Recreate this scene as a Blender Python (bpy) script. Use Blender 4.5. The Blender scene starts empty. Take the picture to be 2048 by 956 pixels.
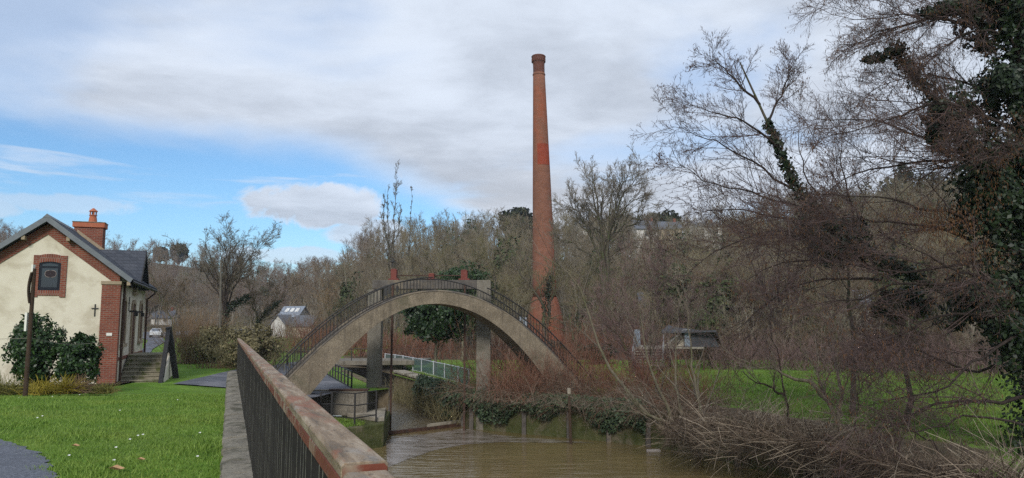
import bpy, bmesh, math, random
import numpy as np
from mathutils import Vector, Matrix
from mathutils.geometry import delaunay_2d_cdt

S = bpy.context.scene
COL = S.collection
R = math.radians
# ------------------------------------------------------------------ camera
EYE = 1.6
PITCH = math.atan(167 / 1500)
cd = bpy.data.cameras.new('camera'); cd.sensor_width = 36; cd.lens = 36 * 1500 / 2048
cd.clip_start = 0.05; cd.clip_end = 6000
cam = bpy.data.objects.new('camera', cd); COL.objects.link(cam)
cam.location = (0, 0, EYE); cam.rotation_euler = (math.pi / 2 + PITCH, 0, 0)
S.camera = cam
S.view_settings.view_transform = 'Standard'; S.view_settings.look = 'None'
S.view_settings.gamma = 1; S.view_settings.exposure = 0.72
S.view_settings.use_curve_mapping = False
S.cycles.use_denoising = False
S.cycles.max_bounces = 6; S.cycles.diffuse_bounces = 2; S.cycles.glossy_bounces = 2
S.cycles.transparent_max_bounces = 8; S.cycles.transmission_bounces = 2

def at(x, y, Y):
    """world point at forward distance Y seen in the direction of photo point (x, y)"""
    u = (x - 1024) / 1500; v = (478 - y) / 1500
    c, s = math.cos(PITCH), math.sin(PITCH)
    k = c - v * s
    return Vector((u / k * Y, Y, EYE + (s + v * c) / k * Y))
def on(x, y, z):
    """world point at height z in that direction"""
    p = at(x, y, 1.0); t = (z - EYE) / (p.z - EYE)
    return Vector((p.x * t, t, z))

# ------------------------------------------------------------------ world and sun
SUN_AZ, SUN_EL = R(187), R(31)      # azimuth from +Y towards +X: the veiled sun stands behind the camera
W = bpy.data.worlds.new('World'); S.world = W; W.use_nodes = True
def build_world():
    nt = W.node_tree; N = nt.nodes; L = nt.links; N.clear()
    def nd(t, **kw):
        n = N.new(t)
        for k, v in kw.items(): setattr(n, k, v)
        return n
    def math_(op, a, b=None, c=None, clamp=False):
        n = nd('ShaderNodeMath', operation=op); n.use_clamp = clamp
        for i, q in enumerate((a, b, c)):
            if q is None: continue
            if isinstance(q, (int, float)): n.inputs[i].default_value = q
            else: L.new(q, n.inputs[i])
        return n.outputs[0]
    def mr(v, a, b, c=0., d=1.):
        n = nd('ShaderNodeMapRange', interpolation_type='SMOOTHSTEP')
        for i, q in enumerate((v, a, b, c, d)):
            if isinstance(q, (int, float)): n.inputs[i].default_value = q
            else: L.new(q, n.inputs[i])
        return n.outputs[0]
    def noise(vec, scale, detail=6, rough=.55, dist=0.):
        n = nd('ShaderNodeTexNoise'); n.inputs['Scale'].default_value = scale; n.inputs['Detail'].default_value = detail
        n.inputs['Roughness'].default_value = rough; n.inputs['Distortion'].default_value = dist
        L.new(vec, n.inputs['Vector']); return n.outputs['Fac']
    def mix(f, a, b):
        n = nd('ShaderNodeMix', data_type='RGBA')
        L.new(f, n.inputs[0])
        for i, q in ((6, a), (7, b)):
            if isinstance(q, tuple): n.inputs[i].default_value = (*q, 1)
            else: L.new(q, n.inputs[i])
        return n.outputs[2]
    def comb(x, y, z):
        n = nd('ShaderNodeCombineXYZ')
        for i, q in enumerate((x, y, z)):
            if isinstance(q, (int, float)): n.inputs[i].default_value = q
            else: L.new(q, n.inputs[i])
        return n.outputs[0]
    out = nd('ShaderNodeOutputWorld'); bg = nd('ShaderNodeBackground'); bg.inputs[1].default_value = 0.1
    sky = nd('ShaderNodeTexSky', sky_type='NISHITA'); sky.sun_disc = False
    sky.sun_elevation = SUN_EL; sky.sun_rotation = SUN_AZ; sky.air_density = 1.0; sky.dust_density = 0.3; sky.ozone_density = 3.0
    tc = nd('ShaderNodeTexCoord'); sp = nd('ShaderNodeSeparateXYZ'); L.new(tc.outputs['Generated'], sp.inputs[0])
    X, Y, Z = sp.outputs
    zz = math_('MAXIMUM', math_('ADD', Z, .10), .04)
    px = math_('DIVIDE', X, zz); py = math_('DIVIDE', Y, zz)
    P = comb(px, py, 0.)
    n1 = noise(P, .55, 8, .55, .4)
    n2 = noise(comb(math_('MULTIPLY', px, .7), py, 3.7), 1.3, 7, .6, .2)
    # deck of cloud overhead; its lower rim is higher on the left, so a band of clear sky shows there
    rim = mr(X, -.22, .14, .205, .02)
    edge = math_('ADD', Z, math_('MULTIPLY', math_('SUBTRACT', n1, .5), .16))
    deck = mr(math_('SUBTRACT', edge, rim), -.02, .05)
    # holes in the deck
    hole = mr(noise(comb(px, py, 9.1), .8, 6, .5, .3), .34, .50)
    deck = math_('MULTIPLY', deck, math_('ADD', .5, math_('MULTIPLY', hole, .5)))
    # heaped clouds standing in the clear band
    def puff(x, z, rx, rz, amp):
        a = math_('DIVIDE', math_('SUBTRACT', X, x), rx); b = math_('DIVIDE', math_('SUBTRACT', Z, z), rz)
        r = math_('ADD', math_('MULTIPLY', a, a), math_('MULTIPLY', b, b))
        r = math_('ADD', r, math_('MULTIPLY', math_('SUBTRACT', noise(tc.outputs['Generated'], 13, 8, .62, .5), .5), 3.4))
        return math_('MULTIPLY', mr(r, 1.25, .65), amp)
    puffs = puff(-.245, .152, .085, .030, .95)
    for a in ((-.19, .115, .05, .022, .8), (-.28, .085, .09, .012, .6), (-.50, .135, .06, .012, .45), (-.60, .125, .05, .012, .5), (-.10, .195, .06, .018, .7), (.0, .13, .08, .02, .6)):
        puffs = math_('MAXIMUM', puffs, puff(*a))
    # thin streaks
    wv = comb(math_('ADD', math_('MULTIPLY', X, 3.2), math_('MULTIPLY', Z, 7.)), math_('MULTIPLY', Y, 2.), math_('MULTIPLY', Z, 26.))
    wisp = math_('MULTIPLY', mr(noise(wv, 1.5, 5, .6, .6), .52, .72), .55)
    low = math_('MULTIPLY', mr(Z, .12, .0), .45)
    dens = math_('MAXIMUM', math_('MAXIMUM', deck, puffs), math_('MAXIMUM', wisp, low))
    n3 = noise(comb(px, py, 5.5), 3.2, 8, .62, .5)
    shade = mr(math_('ADD', math_('ADD', math_('MULTIPLY', n2, .5), math_('MULTIPLY', n1, .32)), math_('MULTIPLY', n3, .18)), .38, .62)
    cloud = mix(shade, (4.75, 5.25, 6.05), (3.05, 3.4, 4.0))
    warm = mr(noise(comb(px, py, 21.), .35, 3, .5), .45, .62)
    cloud = mix(math_('MULTIPLY', warm, .4), cloud, (3.75, 3.75, 3.85))
    cloud = mix(math_('MULTIPLY', mr(dens, 1., .55), .5), cloud, (5.0, 5.5, 6.3))
    tint = nd('ShaderNodeMix', data_type='RGBA', blend_type='MULTIPLY'); tint.inputs[0].default_value = 1
    L.new(sky.outputs[0], tint.inputs[6]); tint.inputs[7].default_value = (.58, .76, .87, 1)
    col = mix(dens, tint.outputs[2], cloud)
    L.new(col, bg.inputs[0]); L.new(bg.outputs[0], out.inputs[0])
build_world()
sl = bpy.data.lights.new('sun', 'SUN'); sl.energy = 1.5; sl.angle = R(14); sl.color = (1, .95, .88)
sun = bpy.data.objects.new('sun', sl); COL.objects.link(sun)
sd = Vector((math.sin(SUN_AZ) * math.cos(SUN_EL), math.cos(SUN_AZ) * math.cos(SUN_EL), math.sin(SUN_EL)))
sun.rotation_euler = (-sd).to_track_quat('-Z', 'Y').to_euler(); sun.location = (0, -20, 40)

# ------------------------------------------------------------------ materials
MATS = {}
class NT:
    def __init__(s, name):
        s.m = bpy.data.materials.new(name); s.m.use_nodes = True
        s.t = s.m.node_tree; s.b = s.t.nodes['Principled BSDF']; s.out = s.t.nodes['Material Output']
        s.tc = s.t.nodes.new('ShaderNodeTexCoord')
    def n(s, t, **kw):
        o = s.t.nodes.new(t)
        for k, v in kw.items(): setattr(o, k, v)
        return o
    def l(s, a, b): s.t.links.new(a, b)
    def vec(s, scale=(1, 1, 1), src='Object'):
        m = s.n('ShaderNodeMapping'); m.inputs['Scale'].default_value = scale; s.l(s.tc.outputs[src], m.inputs[0]); return m.outputs[0]
    def noise(s, vec, scale, detail=5, rough=.6, dist=0.):
        n = s.n('ShaderNodeTexNoise'); n.inputs['Scale'].default_value = scale; n.inputs['Detail'].default_value = detail
        n.inputs['Roughness'].default_value = rough; n.inputs['Distortion'].default_value = dist; s.l(vec, n.inputs['Vector']); return n.outputs['Fac']
    def ramp(s, f, stops):
        r = s.n('ShaderNodeValToRGB'); e = r.color_ramp.elements
        while len(e) < len(stops): e.new(.5)
        for k, (p, c) in zip(e, stops): k.position = p; k.color = (*c, 1)
        s.l(f, r.inputs[0]); return r.outputs[0]
    def mr(s, f, a, b, c=0., d=1.):
        n = s.n('ShaderNodeMapRange'); s.l(f, n.inputs[0])
        for i, q in enumerate((a, b, c, d)): n.inputs[i + 1].default_value = q
        return n.outputs[0]
    def mix(s, f, a, b, mode='MIX'):
        n = s.n('ShaderNodeMix', data_type='RGBA', blend_type=mode)
        for i, q in ((0, f), (6, a), (7, b)):
            if isinstance(q, tuple): n.inputs[i].default_value = (*q, 1)
            elif isinstance(q, (int, float)): n.inputs[i].default_value = q
            else: s.l(q, n.inputs[i])
        return n.outputs[2]
    def math(s, op, a, b):
        n = s.n('ShaderNodeMath', operation=op)
        for i, q in enumerate((a, b)):
            if isinstance(q, (int, float)): n.inputs[i].default_value = q
            else: s.l(q, n.inputs[i])
        return n.outputs[0]
    def bump(s, h, strength=.4, dist=.02):
        b = s.n('ShaderNodeBump'); b.inputs['Strength'].default_value = strength; b.inputs['Distance'].default_value = dist
        s.l(h, b.inputs['Height']); s.l(b.outputs[0], s.b.inputs['Normal'])
    def done(s, col, rough=.8, spec=.3, metal=0.):
        if isinstance(col, tuple): s.b.inputs['Base Color'].default_value = (*col, 1)
        else: s.l(col, s.b.inputs['Base Color'])
        s.b.inputs['Roughness'].default_value = rough; s.b.inputs['Specular IOR Level'].default_value = spec; s.b.inputs['Metallic'].default_value = metal
        MATS[s.m.name] = s.m; return s.m

def surf(name, c1, c2, scale=3, rough=.85, bump=.3, bd=.01, spec=.25, c3=None, s3=1.2, detail=6, vs=(1, 1, 1), metal=0.):
    t = NT(name); v = t.vec(vs)
    n = t.noise(v, scale, detail)
    c = t.ramp(n, [(.3, c1), (.7, c2)])
    if c3: c = t.mix(t.mr(t.noise(v, s3, 5, .65, .4), .5, .62), c, c3)
    if bump: t.bump(t.noise(v, scale * 5, 4), bump, bd)
    return t.done(c, rough, spec, metal)

def plantmat(name, cols, rough=.7, trans=0., spec=.2, scale=.8):
    """colour that differs from leaf to leaf (by mesh island) and from clump to clump"""
    t = NT(name); g = t.n('ShaderNodeNewGeometry'); oi = t.n('ShaderNodeObjectInfo')
    f = t.math('ADD', t.math('MULTIPLY', g.outputs['Random Per Island'], .55), t.math('MULTIPLY', t.noise(t.vec(), scale, 3), .45))
    f = t.math('ADD', f, t.math('MULTIPLY', t.math('SUBTRACT', oi.outputs['Random'], .5), .25))
    k = len(cols) - 1
    c = t.ramp(f, [(.15 + .7 * i / k, q) for i, q in enumerate(cols)])
    m = t.done(c, rough, spec)
    if trans:
        tr = t.n('ShaderNodeBsdfTranslucent'); mx = t.n('ShaderNodeMixShader'); mx.inputs[0].default_value = trans
        t.l(c, tr.inputs[0]); t.l(t.b.outputs[0], mx.inputs[1]); t.l(tr.outputs[0], mx.inputs[2]); t.l(mx.outputs[0], t.out.inputs[0])
    return m

def brick(name, c1, c2, mortar, w=.22, h=.075, joint=.012, cyl=0., var=None):
    t = NT(name); sp = t.n('ShaderNodeSeparateXYZ'); t.l(t.tc.outputs['Object'], sp.inputs[0])
    if cyl:
        a = t.math('MULTIPLY', t.math('ARCTAN2', sp.outputs[1], sp.outputs[0]), cyl)
    else: a = t.math('ADD', sp.outputs[0], sp.outputs[1])
    cb = t.n('ShaderNodeCombineXYZ'); t.l(a, cb.inputs[0]); t.l(sp.outputs[2], cb.inputs[1])
    b = t.n('ShaderNodeTexBrick'); t.l(cb.outputs[0], b.inputs[0])
    b.inputs['Color1'].default_value = (*c1, 1); b.inputs['Color2'].default_value = (*c2, 1); b.inputs['Mortar'].default_value = (*mortar, 1)
    b.inputs['Scale'].default_value = 1; b.inputs['Mortar Size'].default_value = joint; b.inputs['Bias'].default_value = -.1
    b.inputs['Brick Width'].default_value = w; b.inputs['Row Height'].default_value = h
    v = t.vec(); n = t.noise(v, 1.4, 6)
    c = t.mix(t.mr(n, .35, .7, 0, .55), b.outputs[0], (c1[0] * .45, c1[1] * .5, c1[2] * .55))
    if var: c = t.mix(t.mr(t.noise(t.vec((1, 1, .35)), var[1], 4, .6, .3), .5, .6, 0, .7), c, var[0])
    if cyl: c = t.mix(t.mr(t.noise(t.vec((.25, .25, 2.2)), 1.6, 6, .7), .42, .62, 0, .5), c, (c1[0] * .62, c1[1] * .72, c1[2] * .8))
    t.bump(b.outputs['Fac'], -.5, .01)
    return t.done(c, .9, .15)

M = {}
M['render_wall'] = surf('cream_render', (.65, .585, .465), (.73, .67, .55), 2, .9, .2, .006, .1, (.55, .485, .375), .8)
M['brick'] = brick('red_brick', (.27, .075, .045), (.17, .048, .034), (.24, .17, .13))
M['brick_stack'] = brick('chimney_brick', (.29, .115, .068), (.20, .08, .052), (.22, .135, .10), .3, .12, .014, 1.1, ((.33, .085, .042), .22))
M['slate'] = brick('roof_slate', (.085, .092, .11), (.06, .066, .082), (.03, .032, .038), .3, .16, .008)
M['fascia'] = surf('grey_fascia', (.14, .155, .17), (.19, .2, .215), 4, .6, .1)
M['stone'] = surf('sandstone_trim', (.28, .22, .15), (.38, .3, .21), 6, .9, .3)
M['darkframe'] = surf('dark_blue_frame', (.010, .013, .02), (.016, .02, .03), 5, .6, 0, spec=.15)
def glass(name, c):
    t = NT(name); m = t.done(c, .06, .8); return m
M['glass'] = glass('dark_glass', (.012, .016, .022))
M['darkwood'] = surf('dark_wood', (.035, .022, .014), (.07, .045, .03), 3, .85, .4, .01, vs=(6, 6, 1))
M['iron'] = surf('black_iron', (.012, .012, .013), (.03, .027, .025), 8, .55, .2, .002, .4)
M['rusty_iron'] = surf('rusty_iron', (.04, .026, .02), (.09, .045, .03), 8, .75, .3, .003, .3)
M['step'] = surf('mossy_step', (.19, .17, .12), (.30, .27, .2), 5, .9, .4, .01, .1, (.11, .12, .05), 1.6)
M['concrete'] = surf('aged_concrete', (.17, .138, .098), (.32, .265, .19), 2.2, .92, .7, .03, .12, (.10, .088, .07), .55)
def concretemat(name, a, b, stain, moss):
    t = NT(name); v = t.vec(); c = t.ramp(t.noise(v, 1.8, 7, .6), [(.3, a), (.7, b)])
    c = t.mix(t.mr(t.noise(v, 26, 4, .7), .40, .62, .6, 0.), c, tuple(q * .45 for q in a))
    c = t.mix(t.mr(t.noise(v, 34, 3, .7), .60, .72, 0., .7), c, tuple(min(.6, q * 1.6) for q in b))
    c = t.mix(t.mr(t.noise(t.vec((5, 5, .45)), 1.5, 5, .6, .3), .52, .68, 0, .45), c, stain)
    c = t.mix(t.mr(t.noise(v, .8, 5, .65, .5), .56, .68, 0, .6), c, moss)
    t.bump(t.noise(v, 18, 7, .7), .9, .03); return t.done(c, .93, .12)
M['concrete'] = concretemat('aged_concrete', (.19, .155, .112), (.34, .28, .205), (.075, .063, .052), (.10, .095, .06))
M['column_concrete'] = concretemat('column_concrete', (.18, .16, .13), (.31, .28, .23), (.06, .055, .048), (.085, .085, .06))
M['concrete_dark'] = surf('dark_stained_concrete', (.075, .066, .06), (.145, .13, .115), 3, .92, .6, .02, .12, (.2, .165, .12), .7)
M['concrete_pale'] = surf('pale_concrete', (.28, .25, .2), (.40, .36, .29), 3, .9, .4, .01, .12, (.17, .15, .115), .9)
M['kerb'] = surf('kerb_stone', (.16, .145, .118), (.29, .265, .215), 4, .92, 1., .03, .12, (.10, .095, .07), 2.)
M['red_paint'] = surf('oxide_red_paint', (.13, .028, .02), (.18, .042, .03), 5, .6, .2, .003, .3)
M['mossy'] = surf('mossy_masonry', (.05, .06, .02), (.11, .115, .05), 2.5, .95, .9, .04, .1, (.15, .13, .085), 1.1)
M['masonry'] = surf('river_masonry', (.11, .085, .055), (.2, .16, .105), 3, .95, .9, .04, .1, (.07, .075, .03), 1.2)
def capmat():
    t = NT('weathered_rail_cap'); mp = t.n('ShaderNodeMapping'); mp.inputs['Rotation'].default_value = (0, 0, R(-20.5)); t.l(t.tc.outputs['Object'], mp.inputs[0])
    def sv(x, y, z):
        m = t.n('ShaderNodeMapping'); m.inputs['Scale'].default_value = (x, y, z); t.l(mp.outputs[0], m.inputs[0]); return m.outputs[0]
    c = t.ramp(t.noise(sv(14, 1.6, 14), 2.0, 8, .68, .4), [(.28, (.095, .07, .047)), (.5, (.25, .18, .115)), (.72, (.44, .36, .265))])
    r = t.mr(t.noise(sv(5, 1.1, 5), 1.3, 7, .7, .6), .50, .60, 0, .8); c = t.mix(r, c, (.26, .10, .052))
    gmix = t.mr(t.noise(sv(3, .8, 3), 1.7, 5, .6, .5), .57, .68, 0, .6); c = t.mix(gmix, c, (.30, .30, .285))
    d = t.mr(t.noise(sv(10, 6, 10), 4, 5, .7), .58, .68, 0, .8); c = t.mix(d, c, (.05, .042, .034))
    t.bump(t.noise(sv(30, 6, 30), 3, 7, .7), .7, .006); return t.done(c, .7, .3)
M['cap'] = capmat()
M['cap_red'] = surf('red_rail_paint', (.13, .035, .02), (.22, .065, .038), 7, .7, .5, .004, .3, (.30, .23, .165), 5.)
M['baluster'] = surf('baluster_paint', (.014, .014, .013), (.03, .028, .025), 6, .6, .3, .002, .25)
M['lit_edge'] = surf('lit_bar_edge', (.12, .11, .09), (.42, .38, .31), 5, .7, .2, .001, .25, (.04, .036, .03), 3.)  # pale colour painted in for light caught on the bars' narrow edges
M['asphalt'] = surf('asphalt', (.075, .08, .095), (.125, .13, .15), 1.3, .85, .5, .005, .25, (.17, .17, .185), .5)
M['gravel'] = surf('grey_gravel', (.07, .078, .095), (.235, .25, .29), 26, .9, 1., .015, .2, (.13, .14, .165), 2.)
M['plaque'] = surf('white_plaque', (.7, .68, .62), (.75, .73, .67), 5, .5, 0)
M['pale_metal'] = surf('galvanised', (.42, .44, .46), (.55, .57, .59), 8, .45, .1, .002, .5)
M['white'] = surf('white_paint', (.62, .62, .6), (.75, .75, .73), 3, .6, .1, .002)
M['bluepale'] = surf('pale_blue_paint', (.36, .43, .52), (.46, .53, .6), 3, .6, .1, .002)
M['wood_grey'] = surf('weathered_timber', (.19, .17, .14), (.31, .28, .23), 4, .9, .4, .01, vs=(1, 6, 6))
M['terracotta'] = surf('terracotta', (.36, .11, .06), (.44, .15, .08), 5, .8, .2)
M['mulch'] = surf('dark_mulch', (.028, .018, .012), (.07, .045, .03), 12, .95, 1., .03)
M['mud'] = surf('river_mud', (.07, .05, .032), (.12, .085, .055), 3, .7, .5, .03)
M['bark'] = surf('grey_bark', (.055, .046, .036), (.13, .108, .082), 6, .95, .8, .02, .1, (.085, .095, .045), 1.4, vs=(3, 3, .7))
M['bark_pale'] = surf('pale_bark', (.12, .105, .075), (.22, .19, .135), 6, .95, .7, .02, .1, (.11, .11, .06), 1.4, vs=(3, 3, .7))
M['bark_dark'] = surf('dark_bark', (.025, .019, .017), (.06, .046, .04), 6, .95, .7, .02, .1, vs=(3, 3, .7))
M['twig_purple'] = plantmat('alder_twig', [(.052, .034, .032), (.088, .058, .054), (.15, .108, .098)], .8)
M['twig_plum'] = plantmat('plum_twig', [(.10, .06, .057), (.165, .105, .097), (.24, .165, .15)], .8)
M['twig_brown'] = plantmat('brown_twig', [(.085, .06, .042), (.15, .108, .075), (.22, .165, .115)], .8)
M['twig_grey'] = plantmat('grey_twig', [(.10, .083, .066), (.17, .142, .11), (.25, .21, .165)], .8)
M['twig_olive'] = plantmat('olive_twig', [(.095, .085, .045), (.165, .145, .075), (.235, .205, .115)], .8)
M['twig_red'] = plantmat('red_bramble', [(.11, .045, .032), (.20, .09, .06), (.28, .155, .105)], .8)
M['twig_tan'] = plantmat('tan_twig', [(.13, .078, .045), (.21, .135, .08), (.29, .2, .12)], .8)
M['stalk'] = plantmat('dead_stalk', [(.04, .028, .02), (.10, .073, .053), (.19, .145, .108), (.38, .31, .235)], .85)
M['stalk_pale'] = plantmat('pale_stalk', [(.11, .083, .06), (.23, .18, .135), (.42, .35, .265)], .85)
M['catkin'] = plantmat('catkin', [(.07, .032, .016), (.125, .06, .028), (.18, .092, .042)], .8)
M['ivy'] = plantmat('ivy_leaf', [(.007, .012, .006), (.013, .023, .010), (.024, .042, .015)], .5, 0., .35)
M['ivy_wall'] = plantmat('wall_ivy', [(.022, .038, .020), (.05, .08, .04), (.10, .145, .07)], .5, .1, .3)
M['laurel'] = plantmat('laurel_leaf', [(.010, .022, .008), (.022, .05, .014), (.05, .10, .025)], .4, .1, .4)
M['evergreen'] = plantmat('evergreen_leaf', [(.014, .028, .012), (.03, .058, .02), (.062, .11, .034)], .45, .1, .35)
M['conifer'] = plantmat('conifer_leaf', [(.012, .016, .009), (.026, .033, .016), (.045, .055, .025)], .8)
M['yellow_leaf'] = plantmat('yellow_leaf', [(.16, .13, .02), (.32, .26, .035), (.45, .36, .06)], .6, .2)
M['grassy'] = plantmat('tuft_leaf', [(.09, .10, .02), (.20, .19, .05), (.31, .27, .09)], .6, .2)
def grassmat(name, k=1., dull=.6):
    t = NT(name); gm = t.n('ShaderNodeNewGeometry'); v = t.vec()
    c = t.ramp(gm.outputs['Random Per Island'], [(.0, (.09, .16, .02)), (.5, (.165, .275, .042)), (1., (.26, .37, .085))])
    c = t.mix(t.mr(t.noise(v, .45, 5, .6, .5), .48, .66, 0, .6), c, (.27, .33, .065))
    if k < 1: c = t.mix(t.mr(t.noise(v, .28, 6, .65, .8), .46, .64, 0, .75), c, (.17, .17, .06))
    c = t.mix(t.mr(t.noise(v, 1.6, 5, .65, .4), .55, .72, 0, .65), c, (.07, .16, .025))
    c = t.mix(t.mr(t.noise(v, 2.3, 4, .6, .8), .64, .74, 0, .6), c, (.24, .2, .09))
    tr = t.n('ShaderNodeBsdfTranslucent'); mx = t.n('ShaderNodeMixShader'); mx.inputs[0].default_value = .25; c = t.mix(1., c, (k, k, k), 'MULTIPLY'); m = t.done(c, .6, .2)
    t.l(c, tr.inputs[0]); t.l(t.b.outputs[0], mx.inputs[1]); t.l(tr.outputs[0], mx.inputs[2]); t.l(mx.outputs[0], t.out.inputs[0]); return m
M['blade'] = grassmat('grass_blade'); M['blade_far'] = grassmat('far_grass_blade', .8)
M['hedge'] = plantmat('hedge_leaf', [(.10, .085, .045), (.19, .165, .085), (.30, .27, .16)], .7, .1)
M['daisy'] = surf('daisy_petal', (.7, .7, .68), (.8, .8, .78), 5, .7, 0)
M['dead_leaf'] = surf('dead_leaf', (.36, .21, .11), (.48, .31, .17), 20, .8, .2)
def groundmat():
    t = NT('ground_cover'); v = t.vec((1, 1, 1), 'Object'); at_ = t.n('ShaderNodeAttribute'); at_.attribute_name = 'zone'
    n = t.noise(v, .9, 7, .62)
    g = t.ramp(n, [(.3, (.08, .16, .018)), (.52, (.14, .255, .032)), (.75, (.21, .33, .055))])
    g = t.mix(t.mr(t.noise(v, .22, 4), .48, .7, 0, .55), g, (.19, .215, .06))
    g = t.mix(t.mr(t.noise(v, .55, 6, .7, .6), .56, .72, 0, .5), g, (.11, .12, .04))
    g = t.mix(t.mr(t.noise(v, 14, 4, .7), .35, .6, .45, 0.), g, (.02, .06, .008))
    w = t.ramp(t.noise(v, .6, 7, .65), [(.3, (.07, .054, .036)), (.55, (.13, .1, .063)), (.75, (.21, .15, .088))])
    w = t.mix(t.mr(t.noise(v, .05, 4), .5, .62, 0, .6), w, (.07, .07, .03))
    f = t.mr(t.math('ADD', at_.outputs['Fac'], t.math('MULTIPLY', t.math('SUBTRACT', t.noise(v, 1.1, 5), .5), .5)), .42, .58)
    t.bump(t.noise(v, 9, 7, .7), .7, .06)
    return t.done(t.mix(f, w, g), .95, .1)
M['ground'] = groundmat()
def watermat(name, base, rip, rough=.045, sc=1.):
    t = NT(name); v = t.vec((1., 3.2, 1.))
    h = t.math('ADD', t.noise(v, .9 * sc, 3, .5, .4), t.math('MULTIPLY', t.noise(v, 3.5 * sc, 3, .5), .22))
    t.bump(h, rip, .12); n = t.noise(t.vec(), .35, 4)
    c = t.ramp(n, [(.35, base), (.7, tuple(q * 1.25 for q in base))])
    m = t.done(c, rough, .5); t.b.inputs['IOR'].default_value = 1.33; return m
M['water'] = watermat('murky_water', (.15, .112, .05), .42)
M['water_race'] = watermat('broken_water', (.115, .09, .05), .6, .08, 2.6)
def scum_sheen_mat():
    t = NT('scum_sky_sheen'); v = t.vec((1, 2.2, 1)); n = t.noise(v, 1.2, 7, .65, .8)
    c = t.ramp(n, [(.38, (.10, .075, .045)), (.5, (.24, .20, .165)), (.68, (.38, .345, .32))])  # pale tones paint in reflected sky along with the floating scum
    t.bump(t.noise(v, 4, 6), .35, .03); return t.done(c, .16, .5)
M['scum_sheen'] = scum_sheen_mat()
def netmat():
    t = NT('green_netting'); t.done((.12, .19, .18), .6, .3)
    tr = t.n('ShaderNodeBsdfTransparent'); mx = t.n('ShaderNodeMixShader'); mx.inputs[0].default_value = .5
    t.l(t.b.outputs[0], mx.inputs[1]); t.l(tr.outputs[0], mx.inputs[2]); t.l(mx.outputs[0], t.out.inputs[0]); return t.m
M['net'] = netmat()
def woodmat():
    t = NT('wood_twig'); oi = t.n('ShaderNodeObjectInfo'); g = t.n('ShaderNodeNewGeometry')
    sp = t.n('ShaderNodeSeparateXYZ'); t.l(oi.outputs['Location'], sp.inputs[0])
    c = t.ramp(oi.outputs['Random'], [(0., (.18, .12, .09)), (.25, (.25, .19, .14)), (.5, (.24, .175, .10)), (.75, (.17, .11, .095)), (1., (.31, .25, .19))])
    o = t.ramp(oi.outputs['Random'], [(0., (.17, .135, .08)), (.35, (.27, .23, .13)), (.7, (.21, .165, .115)), (1., (.32, .28, .205))])
    f = t.math('MULTIPLY', t.mr(sp.outputs[0], -55, -15), t.mr(sp.outputs[1], 330, 200))
    c = t.mix(f, c, o)
    c = t.mix(t.math('MULTIPLY', g.outputs['Random Per Island'], .5), c, (.15, .125, .10))
    return t.done(c, .85, .1)
M['wood'] = woodmat()
M['wood_trunk'] = surf('wood_trunk', (.16, .14, .11), (.30, .27, .22), 9, .9, 0, c3=(.15, .155, .09), s3=4.)
M['wood_green'] = plantmat('wood_evergreen', [(.03, .04, .018), (.055, .07, .03), (.09, .105, .045)], .8)
# ------------------------------------------------------------------ helpers
def prop(o, label=None, cat=None, group=None, kind=None):
    for k, v in (('label', label), ('category', cat), ('group', group), ('kind', kind)):
        if v: o[k] = v
    return o
def empty(name, loc, rz=0., **kw):
    o = bpy.data.objects.new(name, None); COL.objects.link(o); o.location = loc; o.rotation_euler = (0, 0, rz)
    o.empty_display_size = .2
    return prop(o, **kw)
def link(name, me, mat, parent=None, loc=None, rz=0.):
    o = bpy.data.objects.new(name, me); COL.objects.link(o)
    if mat is not None and not me.materials: me.materials.append(M[mat] if isinstance(mat, str) else mat)
    if parent is not None: o.parent = parent
    if loc is not None: o.location = loc
    if rz: o.rotation_euler = (0, 0, rz)
    return o
def np_mesh(name, V, F, smooth=False):
    """V (n,3), F (m,k) with one polygon size"""
    V = np.asarray(V, np.float32); F = np.asarray(F, np.int32); me = bpy.data.meshes.new(name)
    me.vertices.add(len(V)); me.vertices.foreach_set('co', V.ravel())
    me.loops.add(F.size); me.loops.foreach_set('vertex_index', F.ravel())
    me.polygons.add(len(F)); me.polygons.foreach_set('loop_start', np.arange(0, F.size, F.shape[1], dtype=np.int32))
    if smooth: me.polygons.foreach_set('use_smooth', np.ones(len(F), bool))
    me.update(); return me
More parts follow.
